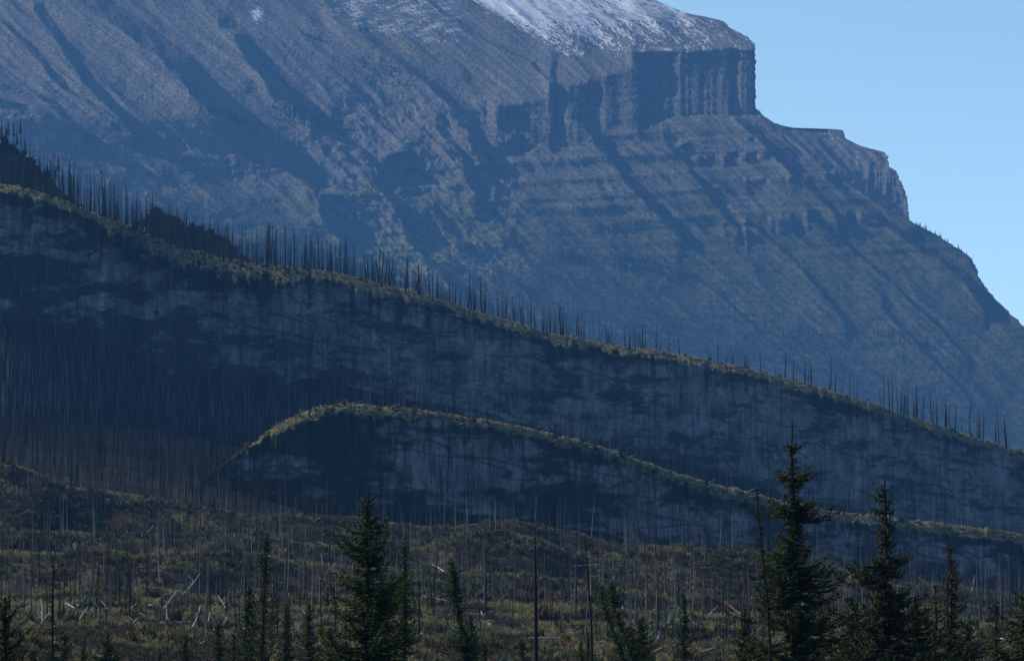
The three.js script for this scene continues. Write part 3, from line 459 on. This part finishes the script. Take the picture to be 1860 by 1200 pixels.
{
  const R = rng(505);
  // the ones that catch the eye: [column, distance, heading, tilt, length, label]
  const L = [
    [78, 610, 1.75, 1.15, 3.6, 'bleached log leaning steeply in the left meadow, left leg of an X'], [62, 612, 0.8, 0.7, 3.2, 'bleached log crossing the steep one low in the left meadow'],
    [130, 615, 0.9, 0.75, 3.4, 'thick bleached log slanting up to the right near the left edge'], [168, 640, 0.1, 0.06, 4.6, 'long pale log lying nearly level in the left meadow'],
    [62, 650, -0.2, -0.04, 4.0, 'pale log lying level behind the leaning X of logs'], [258, 640, 0.02, 0.03, 5.0, 'pale log lying level in the middle of the left meadow'],
    [372, 625, 1.2, 1.0, 2.6, 'bleached log standing aslant left of the slender spruces'], [378, 630, 0.6, 0.5, 2.2, 'short bleached log under the slanting one left of the spruces'],
    [303, 640, 1.6, 1.5, 2.6, 'upright bleached snag stump in the left meadow'], [230, 620, 0.9, 0.6, 2.2, 'short pale log propped in the brush of the left meadow'],
    [520, 870, 0.0, 0.03, 3.5, 'pale log on the grassy knoll right of the slender spruce'], [655, 690, 0.7, 0.6, 2.0, 'pale stick slanting behind the dense left spruce'],
    [580, 600, 0.8, 0.8, 1.8, 'one of two short white sticks left of the dense spruce, the left one'], [588, 602, 0.8, 0.85, 1.8, 'one of two short white sticks left of the dense spruce, the right one'],
    [905, 880, 0.8, 0.3, 2.6, 'pale curved log on the bench crest in the middle'], [1040, 1000, 0.15, 0.05, 4.5, 'long white log on the edge of the middle bench'],
    [1085, 1000, 0.1, 0.08, 4.6, 'second long white log on the edge of the middle bench'], [1195, 800, -0.9, -0.05, 3.8, 'pale log slanting down the right meadow'],
    [1275, 760, 0.8, 0.55, 3.6, 'pale broken log leaning in the right meadow'], [960, 520, 0.02, 0.02, 2.6, 'white log lying level behind the bare black pole'],
    [1190, 540, -1.2, 0.9, 1.6, 'short white stick leaning near the lower middle'],
  ];
  for (const [px, d, dir, tilt, len, label] of L) addLog(px, d, dir, tilt, len, BLEACH, label);
  for (let k = 0; k < 235; k++) { const near = R() < 0.26, px = near ? -10 + R() * 480 : -20 + R() * 1900, d = near ? lerp(560, 700, R()) : lerp(540, 1180, Math.pow(R(), 0.8)), white = R() < 0.6; addLog(px, d, R() * 3.14, (R() - 0.35) * 0.4 + (R() < 0.3 ? 0.2 + 0.8 * R() : 0), near ? 1.1 + 2.0 * R() : 1.5 + 3.2 * R(), white ? BLEACH : OLDLOG, (white ? 'bleached' : 'grey') + ' fallen log in the brush ' + place(px) + (d > 850 ? ', far back' : ''), (white ? 'bleached' : 'grey') + ' fallen logs ' + place(px) + (d > 850 ? ', far back' : '')); }
  // litter of pale sticks on the sunlit crests
  const sticks = [], rod = stick([0, 0, 0], [0, 4, 0], 0.09, 0.04, 4);
  for (let k = 0; k < 1500; k++) { const A = R() < 0.5, h = A ? hillA : hillB, I = h.info, px = A ? R() * 1860 : 500 + R() * 1360, p = onGrid(h, I.col(px), I.back + R() * I.shoulder * 1.15), c = 0.2 + 0.45 * R(); p[1] += 0.15; sticks.push({ p, s: [1, 0.3 + 0.7 * R(), 1], ry: R() * 6.28, rz: 1.57 + (R() - 0.6) * 0.7, c: [c, c * 0.93, c * 0.84] }); }
  for (let k = 0; k < 1800; k++) { const px = -40 + R() * 1940, d = lerp(500, 1200, R()), x = xAt(px, d), c = 0.15 + 0.45 * R(); sticks.push({ p: [x, groundY(x, d) + 0.2, -d], s: [0.8, 0.15 + 0.4 * R(), 0.8], ry: R() * 6.28, rz: 1.5 + (R() - 0.6) * 0.8, c: [c, c * 0.93, c * 0.84] }); }
  scatter('deadfall', rod, sticks, 'pale litter of broken branches on the sunlit crests and meadow', 'deadfall');
}

// ---------------------------------------------------------------- two dark rocks in the meadow
function boulder(px, d, w, h, dp, seed, label) {
  const g = new THREE.IcosahedronGeometry(1, 5), p = g.attributes.position, col = new Float32Array(p.count * 3), x0 = xAt(px, d);
  for (let i = 0; i < p.count; i++) { let x = p.getX(i), y = p.getY(i), z = p.getZ(i); const n = 1 + 0.28 * n2(x * 1.4 + seed, y * 1.4 + z) + 0.13 * fbm(x * 4 + seed, z * 4 + y * 3, 3); x *= n; y *= n; z *= n; x = clamp(x, -0.85, 0.8 + 0.1 * y); y = clamp(y, -0.8, 0.72 - 0.2 * x); p.setXYZ(i, x * w, y * h, z * dp); const k = 0.075 + 0.07 * n2(x * 6, y * 9 + seed); col.set([k, k * 0.97, k * 0.93], i * 3); }
  g.setAttribute('color', new THREE.BufferAttribute(col, 3)); g.computeVertexNormals();
  const m = new THREE.Mesh(g, TERRAIN); m.name = numbered('boulder'); m.position.set(x0, groundY(x0, d) + h * 0.45, -d); tag(m, label, 'boulder'); scene.add(m);
}
boulder(370, 905, 2.6, 1.3, 2, 3, 'wide dark rock outcrop in the left meadow above the grassy knoll');
boulder(200, 1186, 1.1, 1.2, 1.2, 9, 'small blocky rock standing up on the crest of the left slope');

// ---------------------------------------------------------------- brush and grass
const LEAFY = mat([1, 1, 1], 1, { transmission: 0.45, thickness: 0 });
function blades(seed, n, w, h, spread, curl = 0.5) {
  const R = rng(seed), p = [], idx = [];
  for (let k = 0; k < n; k++) { const a = R() * 6.283, b = R() * 6.283, r = spread * Math.sqrt(R()), x = Math.cos(a) * r, z = Math.sin(a) * r, y0 = h * R() * 0.55 * (curl ? 1 : 0), l = h * (0.4 + 0.5 * R()), ox = Math.cos(b) * l * curl, oz = Math.sin(b) * l * curl, ww = w * (0.6 + 0.8 * R()), c = p.length / 3;
    p.push(x, y0, z, x + ox * 0.6 - Math.sin(b) * ww, y0 + l * 0.55, z + oz * 0.6 + Math.cos(b) * ww, x + ox, y0 + l, z + oz, x + ox * 0.5 + Math.sin(b) * ww, y0 + l * 0.5, z + oz * 0.5 - Math.cos(b) * ww); idx.push(c, c + 1, c + 2, c, c + 2, c + 3); }
  const g = new THREE.BufferGeometry(); g.setAttribute('position', new THREE.Float32BufferAttribute(p, 3)); g.setIndex(idx); g.computeVertexNormals(); return g;
}
{
  const R = rng(506), shrub = blades(1, 46, 0.11, 1.25, 0.5, 0.55), tuft = blades(2, 14, 0.035, 0.55, 0.22, 0.35), S = [], T = [];
  const rise = (x, d) => smooth(0.03, 0.12, (groundY(x, d + 4) - groundY(x, d - 4)) / 8);
  const hue = (x, d) => { const a = fbm(x / 12, d / 18, 3), r = R(); return a + (r - 0.5) * 0.8 > 0.32 ? [0.10, 0.055, 0.03] : a + (r - 0.5) * 0.5 < -0.25 ? [0.10, 0.12, 0.08] : r < 0.5 ? [0.07, 0.083, 0.04] : [0.10, 0.098, 0.042]; };
  for (let k = 0; k < 52000; k++) {
    const px = -80 + R() * 2020, d = lerp(440, 1240, Math.pow(R(), 0.62)), x = xAt(px, d), den = fbm(x / 16 + 7, d / 22, 3), steep = rise(x, d); if (R() > (0.42 + 1.6 * den) * lerp(0.25, 1.15, steep)) continue;
    const s = (0.4 + 0.75 * R() * R()) * (R() < 0.06 ? 1.7 : 1), c = hue(x, d), k2 = 0.6 + 0.6 * R(); S.push({ p: [x, groundY(x, d) - 0.05, -d], s: [s * 1.15, s, s * 1.15], ry: R() * 6.28, c: c.map((v) => v * k2 * lerp(1.2, 0.85, steep)) });
  }
  for (let k = 0; k < 9000; k++) { const A = R() < 0.62, h = A ? hillA : hillB, I = h.info, px = A ? -60 + R() * 1980 : 380 + R() * 1540, p = onGrid(h, I.col(px), I.back - 1 + R() * I.shoulder * 1.25), s = 0.5 + 1.1 * R() * R(), k2 = 0.35 + 0.9 * R(); if (R() > (A ? near01(px, 190, 560, 60) * 0.22 + 0.03 : 0.04)) continue; S.push({ p, s: [s * 1.2, s, s * 1.2], ry: R() * 6.28, c: [0.07 * k2, 0.066 * k2, 0.026 * k2] }); }
  scatter('shrubs', shrub, S, 'low willow and berry brush covering the meadow', 'shrubs', LEAFY);
  for (let k = 0; k < 150000; k++) {
    const px = -80 + R() * 2020, d = lerp(440, 1240, Math.pow(R(), 0.6)), x = xAt(px, d), a = fbm(x / 9, d / 14, 3) + 0.6 * (1 - rise(x, d)) - 0.26, k2 = 0.7 + 0.7 * R(), s = 0.6 + 0.8 * R();
    T.push({ p: [x, groundY(x, d) - 0.02, -d], s: [s, s, s], ry: R() * 6.28, c: (a > 0.05 ? (R() < 0.65 ? [0.34, 0.335, 0.125] : [0.3, 0.255, 0.13]) : a > -0.2 ? [0.135, 0.125, 0.065] : [0.05, 0.052, 0.025]).map((v) => v * k2 * 0.7) });
  }
  for (let k = 0; k < 40000; k++) { const px = -80 + R() * 2020, d = lerp(430, 580, R()), x = xAt(px, d), a = fbm(x / 6, d / 9, 3), k2 = 0.6 + 0.7 * R(), s = 0.6 + 0.7 * R(); T.push({ p: [x, groundY(x, d) - 0.02, -d], s: [s * 1.3, s, s * 1.3], ry: R() * 6.28, c: (a > 0.1 ? [0.22, 0.2, 0.09] : a > -0.12 ? [0.13, 0.095, 0.06] : [0.075, 0.08, 0.04]).map((v) => v * k2) }); }
  for (let k = 0; k < 95000; k++) { const A = R() < 0.58, h = A ? hillA : hillB, I = h.info, px = A ? -60 + R() * 1980 : 470 + R() * 1450, p = onGrid(h, I.col(px), I.back - 1 + R() * I.shoulder * 1.1), s = 0.7 + 0.9 * R(), k2 = 0.55 + 0.9 * R(); if (n2(px / 9, p[1] / 2) > 0.22) continue; T.push({ p, s: [s * 0.85, s * 0.6, s * 0.85], ry: R() * 6.28, c: (R() < 0.65 ? [0.46, 0.41, 0.19] : [0.24, 0.225, 0.09]).map((v) => v * k2) }); }
  scatter('grass', tuft, T, 'dry yellow grass over the meadow and the sunlit crests', 'grass', LEAFY);
}

// ---------------------------------------------------------------- the foreground spruces
const BARK = mat([0.03, 0.025, 0.02]), CONE = mat([0.12, 0.065, 0.035], 0.8);
const NEEDLE = mat([1, 1, 1], 0.9, { vertexColors: true });
class Shoots { // spindle-shaped needle-covered shoots, gathered into one geometry
  constructor() { this.p = []; this.c = []; this.i = []; }
  add(a, b, r, col) {
    let dx = b[0] - a[0], dy = b[1] - a[1], dz = b[2] - a[2]; const l = Math.hypot(dx, dy, dz) || 1; dx /= l; dy /= l; dz /= l;
    let ux = -dz, uy = 0, uz = dx; const ul = Math.hypot(ux, uz); if (ul < 1e-3) { ux = 1; uz = 0; } else { ux /= ul; uz /= ul; }
    const vx = dy * uz - dz * uy, vy = dz * ux - dx * uz, vz = dx * uy - dy * ux, k = this.p.length / 3, m = 0.4;
    this.p.push(...a); for (let s = 0; s < 3; s++) { const t = s * 2.0944 + l * 40, cx = Math.cos(t) * r, cy = Math.sin(t) * r; this.p.push(a[0] + dx * l * m + ux * cx + vx * cy, a[1] + dy * l * m + uy * cx + vy * cy, a[2] + dz * l * m + uz * cx + vz * cy); } this.p.push(...b);
    for (let s = 0; s < 5; s++) this.c.push(...col);
    for (let s = 0; s < 3; s++) { const n = (s + 1) % 3; this.i.push(k, k + 1 + n, k + 1 + s, k + 4, k + 1 + s, k + 1 + n); }
  }
  build() { const g = new THREE.BufferGeometry(); g.setAttribute('position', new THREE.Float32BufferAttribute(this.p, 3)); g.setAttribute('color', new THREE.Float32BufferAttribute(this.c, 3)); g.setIndex(this.i); g.computeVertexNormals(); return g; }
}
// spruce({px, py: its tip; d: distance; half: [[metres below the tip, half width m] ...]}): trunk, branches, crown, cones
function spruce(o, label, category = 'spruce tree') {
  const R = rng(o.seed), tip = at(o.px, o.py, o.d), base = o.baseY ?? FLOOR - 0.6, H = tip[1] - base, m = o.d / F;
  const half = poly(o.half), bend = o.bend ?? [], bx = bend.length ? poly(bend) : () => 0;     // sideways offset of the stem by metres below the tip
  const g = new THREE.Group(); g.name = numbered(o.name ?? 'spruce'); g.position.set(tip[0], base, tip[2]);
  const stemAt = (dn) => [bx(dn) + 0.03 * Math.sin(dn * 1.7 + o.seed), H - dn, 0.03 * Math.cos(dn * 1.3)];
  const r0 = o.r ?? H * 0.0085, rad = (dn) => 0.02 + r0 * Math.pow(dn / H, 0.85), trunk = [], wood = [], sh = new Shoots(), cones = [];
  const cuts = [0, 0.3, 0.8, 1.6, 2.6, 3.8, 5.2, 7, 9, 11.5, H].filter((v, k, a) => v < H || k === a.length - 1);
  for (let k = 0; k < cuts.length - 1; k++) trunk.push(stick(stemAt(cuts[k + 1]), stemAt(cuts[k]), rad(cuts[k + 1]), rad(cuts[k]), 7));
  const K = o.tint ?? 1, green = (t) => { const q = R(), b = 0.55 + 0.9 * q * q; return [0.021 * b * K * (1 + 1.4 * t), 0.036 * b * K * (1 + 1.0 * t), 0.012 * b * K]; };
  const fat = o.fat ?? 0.03, reach = Math.min(H - 1.5, o.reach ?? (1235 - o.py) * m);       // nothing below the frame needs branches
  if (o.leader) { for (let y = 0; y < o.leader; y += 0.03) { const s = stemAt(y), a = R() * 6.28; sh.add(s, [s[0] + Math.cos(a) * 0.06, s[1] + 0.06, s[2] + Math.sin(a) * 0.06], 0.016, green(0.3)); } }
  let dn = o.leader ?? 0.12, first = true;
  while (dn < reach) {
    const W = half(dn) * (0.82 + 0.36 * R()), young = Math.exp(-dn / 1.1), n = first && o.leader ? 4 : Math.max(1, Math.round((o.per ?? 5) * (0.5 + R())));
    for (let b = 0; b < n; b++) {
      const az = first && o.leader ? b * 1.57 + 0.4 : R() * 6.283, L = Math.max(0.06, W * (0.42 + 0.5 * R() + 1.25 * Math.max(0, n2(az * 1.3 + o.seed, dn * 1.1) + n2(dn * 2.2, o.seed * 3.1) * 0.6)) * (R() < 0.08 ? 1.25 : 1)), s0 = stemAt(dn + (R() - 0.5) * (o.gap ?? 0.3)), ca = Math.cos(az), sa = Math.sin(az);
      const rise = lerp((o.rise ?? -0.05) + (R() - 0.5) * 0.3, 0.75, young), N = Math.max(2, Math.ceil(L / (o.step ?? 0.12)));
      const pt = (t) => [s0[0] + ca * L * t, s0[1] + L * (rise * t - (o.droop ?? 0.22) * (1 - young) * t * (1 - t) * 2 + (o.lift ?? 0.16) * (1 - young) * t * t * t), s0[2] + sa * L * t];
      for (let k = 0; k < 2; k++) wood.push(stick(pt(k / 2), pt((k + 1) / 2 - 0.02), 0.008 + 0.008 * L * (1 - k / 2), 0.006, 3));
      const bare = o.bare ? o.bare(dn) : 0;
      for (let k = 0; k <= N; k++) {
        const t = (k + R() * 0.6) / (N + 0.6); if (t < bare && R() < 0.9) continue;
        const p = pt(t), env = (o.twig ?? 0.42) * Math.min(1, L) * (1.1 - t * 0.75) * (0.5 + 0.7 * R());
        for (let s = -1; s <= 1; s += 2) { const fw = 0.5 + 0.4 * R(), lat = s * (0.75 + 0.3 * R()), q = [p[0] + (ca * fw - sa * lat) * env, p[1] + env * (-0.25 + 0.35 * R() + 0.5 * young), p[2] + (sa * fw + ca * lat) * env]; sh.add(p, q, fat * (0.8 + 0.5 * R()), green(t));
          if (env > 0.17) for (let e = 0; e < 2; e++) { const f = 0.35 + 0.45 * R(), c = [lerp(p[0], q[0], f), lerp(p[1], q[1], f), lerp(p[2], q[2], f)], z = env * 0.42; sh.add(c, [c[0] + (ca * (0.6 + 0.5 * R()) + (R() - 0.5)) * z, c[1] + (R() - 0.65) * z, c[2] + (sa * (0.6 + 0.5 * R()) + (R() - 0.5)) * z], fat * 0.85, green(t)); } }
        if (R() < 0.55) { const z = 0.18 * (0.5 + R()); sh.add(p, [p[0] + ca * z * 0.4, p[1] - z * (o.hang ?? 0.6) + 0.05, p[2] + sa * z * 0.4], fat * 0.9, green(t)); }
        if (o.cones && t > 0.3 && R() < o.cones * smooth(o.coneTo ?? 9, (o.coneTo ?? 9) * 0.5, dn) * smooth(0.5, 1.2, dn)) cones.push([p[0] + (R() - 0.5) * 0.14, p[1] - 0.02, p[2] + (R() - 0.5) * 0.14, R()]);
      }
      const e = pt(1); sh.add(pt(0.85), [e[0] + ca * 0.1, e[1] + 0.04, e[2] + sa * 0.1], fat * 0.8, green(1));
    }
    if (!o.cones || dn > 0.8) for (let k = 0; k < (o.core ?? 3); k++) { const a = R() * 6.28, s = stemAt(dn), z = Math.min(0.32, W * 0.6); sh.add(s, [s[0] + Math.cos(a) * z, s[1] + (R() - 0.4) * 0.2, s[2] + Math.sin(a) * z], fat, green(0)); }
    dn += (o.gap ?? 0.3) * (0.6 + 0.8 * R()) * (first && o.leader ? 1.3 : 1); first = false;
  }
  const part = (geos, mt, nm, kind) => { if (!geos) return; const b = new THREE.Mesh(geos, mt); b.name = nm; b.castShadow = b.receiveShadow = true; if (kind) b.userData.kind = kind; g.add(b); };
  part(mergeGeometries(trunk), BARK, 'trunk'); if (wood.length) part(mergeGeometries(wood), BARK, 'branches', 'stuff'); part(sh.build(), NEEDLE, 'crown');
  if (cones.length) { const cg = new THREE.SphereGeometry(1, 5, 4); cg.scale(0.026, 0.06, 0.026).translate(0, -0.06, 0); const im = new THREE.InstancedMesh(cg, CONE, cones.length), M = new THREE.Matrix4(); cones.forEach((c, k) => { const s = 0.8 + 0.5 * c[3]; M.makeScale(s, s, s).setPosition(c[0], c[1], c[2]); im.setMatrixAt(k, M); }); im.name = 'cones'; im.userData.kind = 'stuff'; im.castShadow = true; g.add(im); }
  tag(g, label, category); scene.add(g); return g;
}
const M = (d) => d / F;
const prof = (d, list) => list.map(([dy, w]) => [dy * M(d), w * M(d)]);
// the large ones
spruce({ px: 1440, py: 766, d: 195, seed: 3, leader: 0.95, half: prof(195, [[0, 2], [50, 28], [60, 8], [92, 12], [104, 38], [124, 14], [146, 24], [162, 72], [184, 50], [200, 36], [230, 44], [252, 66], [300, 70], [335, 80], [350, 104], [400, 104], [480, 116]]), per: 4.4, gap: 0.125, cones: 0.16, coneTo: 6, rise: 0.06, twig: 0.42 }, 'tall dense spruce with a long bare leader, standing highest in the foreground right of centre');
spruce({ px: 1609, py: 872, d: 200, seed: 5, leader: 0.4, half: prof(200, [[0, 2], [34, 32], [46, 14], [64, 42], [80, 22], [118, 18], [138, 28], [148, 92], [166, 54], [196, 40], [214, 66], [236, 108], [262, 96], [280, 130], [320, 124], [360, 146]]), per: 4.2, gap: 0.13, cones: 0.42, coneTo: 9, rise: -0.08, droop: 0.3, twig: 0.38, hang: 1 }, 'cone-laden spruce with drooping arms, right of the tallest foreground spruce');
spruce({ px: 668, py: 882, d: 190, seed: 8, leader: 0.55, half: prof(190, [[0, 2], [46, 20], [58, 12], [78, 34], [104, 28], [116, 56], [150, 44], [172, 64], [190, 56], [226, 86], [262, 78], [300, 96], [360, 100]]), per: 5, gap: 0.115, rise: 0.16, droop: 0.2, lift: 0.3, twig: 0.4, tint: 1.25 }, 'broad dense spruce with upswept arms standing left of centre');
spruce({ px: 1373, py: 888, d: 190, seed: 13, half: prof(190, [[0, 2], [60, 8], [120, 10], [200, 14], [360, 18]]), bend: prof(190, [[0, 0], [60, 5], [140, 16], [360, 30]]), per: 3, gap: 0.16, twig: 0.1, fat: 0.022, core: 2, tint: 0.7, r: 0.08 }, 'thin half-dead spire leaning against the tallest foreground spruce');
spruce({ px: 1728, py: 985, d: 205, seed: 17, leader: 0.3, half: prof(205, [[0, 2], [40, 14], [80, 22], [120, 30], [160, 46], [240, 70]]), per: 3, gap: 0.16, cones: 0.35, coneTo: 5, twig: 0.3 }, 'smaller spruce with brown cones close beside the cone-laden spruce');
spruce({ px: 1700, py: 1062, d: 215, seed: 18, half: prof(215, [[0, 2], [40, 16], [100, 26], [180, 40]]), per: 4, gap: 0.26, twig: 0.28 }, 'short spruce tip between the cone-laden spruce and the smaller coned one');
spruce({ px: 1722, py: 972, d: 230, seed: 19, half: prof(230, [[0, 1], [60, 5], [120, 9], [240, 12]]), per: 2, gap: 0.24, twig: 0.08, core: 1, tint: 0.6 }, 'needle-thin dead spire just above the smaller coned spruce');
spruce({ px: 1868, py: 1075, d: 150, seed: 21, leader: 0.2, half: prof(150, [[0, 4], [30, 40], [70, 52], [120, 66]]), per: 3.6, gap: 0.11, rise: 0.25, twig: 0.36 }, 'blurred spruce cut off by the right edge');
spruce({ px: 1811, py: 1090, d: 220, seed: 22, half: prof(220, [[0, 2], [30, 10], [70, 18], [110, 30]]), per: 3.4, gap: 0.22, twig: 0.22 }, 'sparse young spruce just left of the one at the right edge');
spruce({ px: 12, py: 1085, d: 78, seed: 23, half: prof(78, [[0, 4], [40, 36], [80, 50], [130, 70]]), per: 4.5, gap: 0.16, rise: 0.55, twig: 0.22, fat: 0.02 }, 'blurred spruce boughs reaching in at the lower left corner');
spruce({ px: 1548, py: 1082, d: 212, seed: 61, half: prof(212, [[0, 2], [20, 12], [50, 26], [90, 44], [140, 60]]), per: 4.6, gap: 0.12, twig: 0.32, rise: 0.1 }, 'bushy spruce filling the gap between the tallest and the cone-laden spruce');
spruce({ px: 1664, py: 1078, d: 208, seed: 62, half: prof(208, [[0, 2], [20, 14], [45, 24], [80, 46], [130, 66]]), per: 4.6, gap: 0.12, twig: 0.32, cones: 0.2, coneTo: 4 }, 'bushy spruce close behind the right side of the cone-laden spruce');
spruce({ px: 1758, py: 1128, d: 214, seed: 63, half: prof(214, [[0, 2], [20, 14], [50, 30], [90, 44]]), per: 4.6, gap: 0.12, twig: 0.3 }, 'low bushy spruce below the smaller coned spruce');
spruce({ px: 1352, py: 1105, d: 205, seed: 64, half: prof(205, [[0, 2], [20, 12], [50, 26], [90, 36]]), per: 4.4, gap: 0.12, twig: 0.3, rise: 0.15 }, 'low bushy spruce at the left foot of the tallest spruce');
// the slender ones
const slim = (px, py, d, seed, list, label, extra = {}) => spruce({ px, py, d, seed, half: prof(d, list.map(([y, w]) => [y, w * 1.2])), per: 5.4, gap: 0.11, rise: -0.12, droop: 0.3, lift: 0.2, twig: 0.26, fat: 0.03, core: 5, tint: 1.15, ...extra }, label);
slim(484, 970, 300, 31, [[0, 2], [22, 12], [50, 16], [70, 18], [95, 12], [120, 26], [150, 30], [190, 34], [230, 30]], 'tall slender spruce with a dense dark top and thin middle, left of the broad spruce', { bare: (dn) => dn > 2.6 ? 0.55 : 0, bend: [[0, 0], [3, -0.1], [6, -0.25]], gap: 0.17 });
slim(451, 1064, 310, 32, [[0, 2], [20, 8], [50, 14], [90, 20], [140, 26]], 'shorter spruce touching the left side of the tall slender one');
slim(520, 1095, 330, 33, [[0, 2], [20, 7], [50, 10], [80, 16], [110, 22]], 'small pointed spruce just right of the tall slender one');
slim(561, 1095, 335, 34, [[0, 2], [20, 8], [50, 11], [80, 16], [110, 20]], 'small dark spruce just left of the broad spruce');
slim(735, 975, 290, 35, [[0, 2], [20, 6], [60, 9], [90, 16], [130, 20], [180, 24], [225, 20]], 'narrow spruce column just right of the broad spruce', { gap: 0.18 });
slim(822, 1021, 300, 36, [[0, 3], [15, 10], [40, 16], [70, 18], [100, 12], [130, 24], [180, 30]], 'dense club-topped spruce with its stem bending right, in the middle', { bend: [[0, 0], [2, 0.15], [4, 0.6], [6, 0.7]] });
slim(855, 1116, 315, 37, [[0, 2], [20, 8], [60, 18], [90, 26]], 'small spruce leaning on the bent one in the middle');
slim(879, 1168, 330, 38, [[0, 2], [20, 8], [60, 14]], 'tiny spruce tip at the bottom, right of the bent spruce');
slim(1108, 1056, 290, 39, [[0, 3], [30, 16], [60, 14], [90, 16], [120, 24], [160, 30]], 'leaning spruce whose stem slants down to the right, in the middle', { bend: [[0, 0], [1.5, 0.3], [3, 0.85], [5, 1.5]], bare: (dn) => dn > 1.2 ? 0.4 : 0 });
slim(1091, 1064, 292, 40, [[0, 2], [20, 8], [50, 10], [80, 12], [150, 14]], 'thin second top close left of the leaning spruce', { bend: [[0, 0], [1.5, 0.35], [3, 0.9], [5, 1.6]] });
slim(1166, 1122, 300, 41, [[0, 3], [20, 12], [50, 22], [90, 28]], 'bushy small spruce right of the leaning one');
slim(1150, 1140, 296, 42, [[0, 3], [20, 14], [60, 24]], 'low spruce between the leaning spruce and the bushy one');
slim(1243, 1076, 310, 43, [[0, 2], [30, 8], [60, 12], [90, 14], [130, 12]], 'lone slim spruce with a bent stem, right of the middle', { bare: (dn) => dn > 2 ? 0.4 : 0 });
slim(95, 1008, 300, 44, [[0, 1], [60, 6], [110, 9], [140, 16], [160, 26], [200, 30]], 'gaunt near-bare spruce over a bushy foot at the left', { per: 3, gap: 0.24, core: 2, tint: 0.8 });
slim(116, 1152, 310, 45, [[0, 2], [20, 10], [50, 16]], 'small spruce at the foot of the gaunt left one');
slim(195, 1150, 310, 46, [[0, 2], [20, 12], [50, 24]], 'small wide spruce tip along the bottom left');
slim(337, 1152, 330, 47, [[0, 2], [20, 8], [50, 12]], 'tiny dark spruce tip between two others along the bottom left');
slim(397, 1131, 320, 48, [[0, 2], [20, 9], [50, 14], [75, 16]], 'small columnar spruce left of the slender pair');
slim(948, 1162, 330, 49, [[0, 2], [20, 7], [40, 10]], 'tiny spruce tip left of the bare black pole');
slim(1055, 1163, 330, 50, [[0, 2], [20, 6], [40, 8]], 'left one of two tiny spruce tips right of the black pole', { per: 4 });
slim(1068, 1150, 335, 51, [[0, 2], [20, 6], [50, 8]], 'right one of two tiny spruce tips right of the black pole', { per: 4 });
slim(60, 1180, 300, 52, [[0, 2], [20, 14]], 'low spruce tip at the bottom, left of the gaunt spruce');
slim(152, 1172, 315, 54, [[0, 2], [20, 9], [40, 14]], 'tiny spruce tip between the gaunt spruce and the wide bottom-left one');
slim(425, 1150, 318, 55, [[0, 2], [20, 8], [50, 13]], 'small spruce tip just left of the shorter spruce beside the slender one');
slim(600, 1140, 325, 56, [[0, 2], [20, 8], [50, 14]], 'small spruce tip against the left skirt of the broad spruce');
slim(290, 1185, 320, 53, [[0, 2], [20, 8]], 'barely showing spruce tip at the bottom left');
// bare black poles
function pole(px, py, d, r, seed, label, bend) {
  const R = rng(seed), tip = at(px, py, d), base = FLOOR - 0.6, H = tip[1] - base, g = new THREE.Group(), T = [], S = [];
  g.name = numbered('dead_pole'); g.position.set(tip[0], base, tip[2]);
  const st = (dn) => [poly(bend)(dn), H - dn, 0], N = 12, rad = (dn) => 0.015 + r * Math.pow(dn / H, 0.55);
  for (let k = 0; k < N; k++) T.push(stick(st(H * (k + 1) / N), st(H * k / N), rad(H * (k + 1) / N), rad(H * k / N), 7));
  for (let k = 0; k < 90; k++) { const dn = 0.4 + R() * (H - 2) * 0.8, p = st(dn), a = R() * 6.28, l = 0.12 + 0.4 * R(); S.push(stick(p, [p[0] + Math.cos(a) * l, p[1] - l * 0.3 * R(), p[2] + Math.sin(a) * l], 0.016, 0.007, 3)); }
  for (const [geo, nm] of [[T, 'trunk'], [S, 'branch_stubs']]) { const b = new THREE.Mesh(mergeGeometries(geo), CHAR); b.name = nm; if (nm !== 'trunk') b.userData.kind = 'stuff'; b.castShadow = b.receiveShadow = true; g.add(b); }
  tag(g, label, 'dead tree'); scene.add(g);
}
pole(972, 958, 290, 0.17, 81, 'straight bare black pole with short stubs, rising alone in the middle', [[0, 0], [8, 0.06], [20, 0.1]]);
pole(1062, 965, 310, 0.10, 82, 'thin curved bare pole right of the straight black one', [[0, 0], [2, 0.12], [5, 0.38], [9, 0.42], [20, 0.45]]);
{ // living conifers on the knob at the far left
  const R = rng(507);
  for (const [px, py] of [[2, 218], [10, 222], [14, 217], [24, 222], [36, 216], [30, 238], [-8, 214], [44, 250], [100, 300], [128, 312], [105, 280], [85, 292], [140, 322], [70, 285]]) {
    const d = 2515, tip = at(px, py, d), h = 6 + 3 * R(), g = new THREE.Group(), sh = new Shoots();
    g.name = numbered('knob_spruce'); g.position.set(tip[0], tip[1] - h, tip[2]);
    for (let y = 0.2; y < h - 0.8; y += 0.22) { const w = 0.15 + y * 0.14; for (let k = 0; k < 7; k++) { const a = R() * 6.28, l = w * (0.5 + 0.7 * R()); sh.add([0, h - y, 0], [Math.cos(a) * l, h - y - l * 0.35, Math.sin(a) * l], 0.12, [0.014, 0.02, 0.011]); } }
    const t = new THREE.Mesh(stick([0, -4, 0], [0, h, 0], 0.14, 0.03, 5), CHAR), c = new THREE.Mesh(sh.build(), NEEDLE); t.name = 'trunk'; c.name = 'crown'; g.add(t, c);
    tag(g, 'narrow dark spruce on the wooded knob at the far left', 'spruce tree', 'spruces on the wooded knob'); scene.add(g);
  }
}
renderer.render(scene, camera);
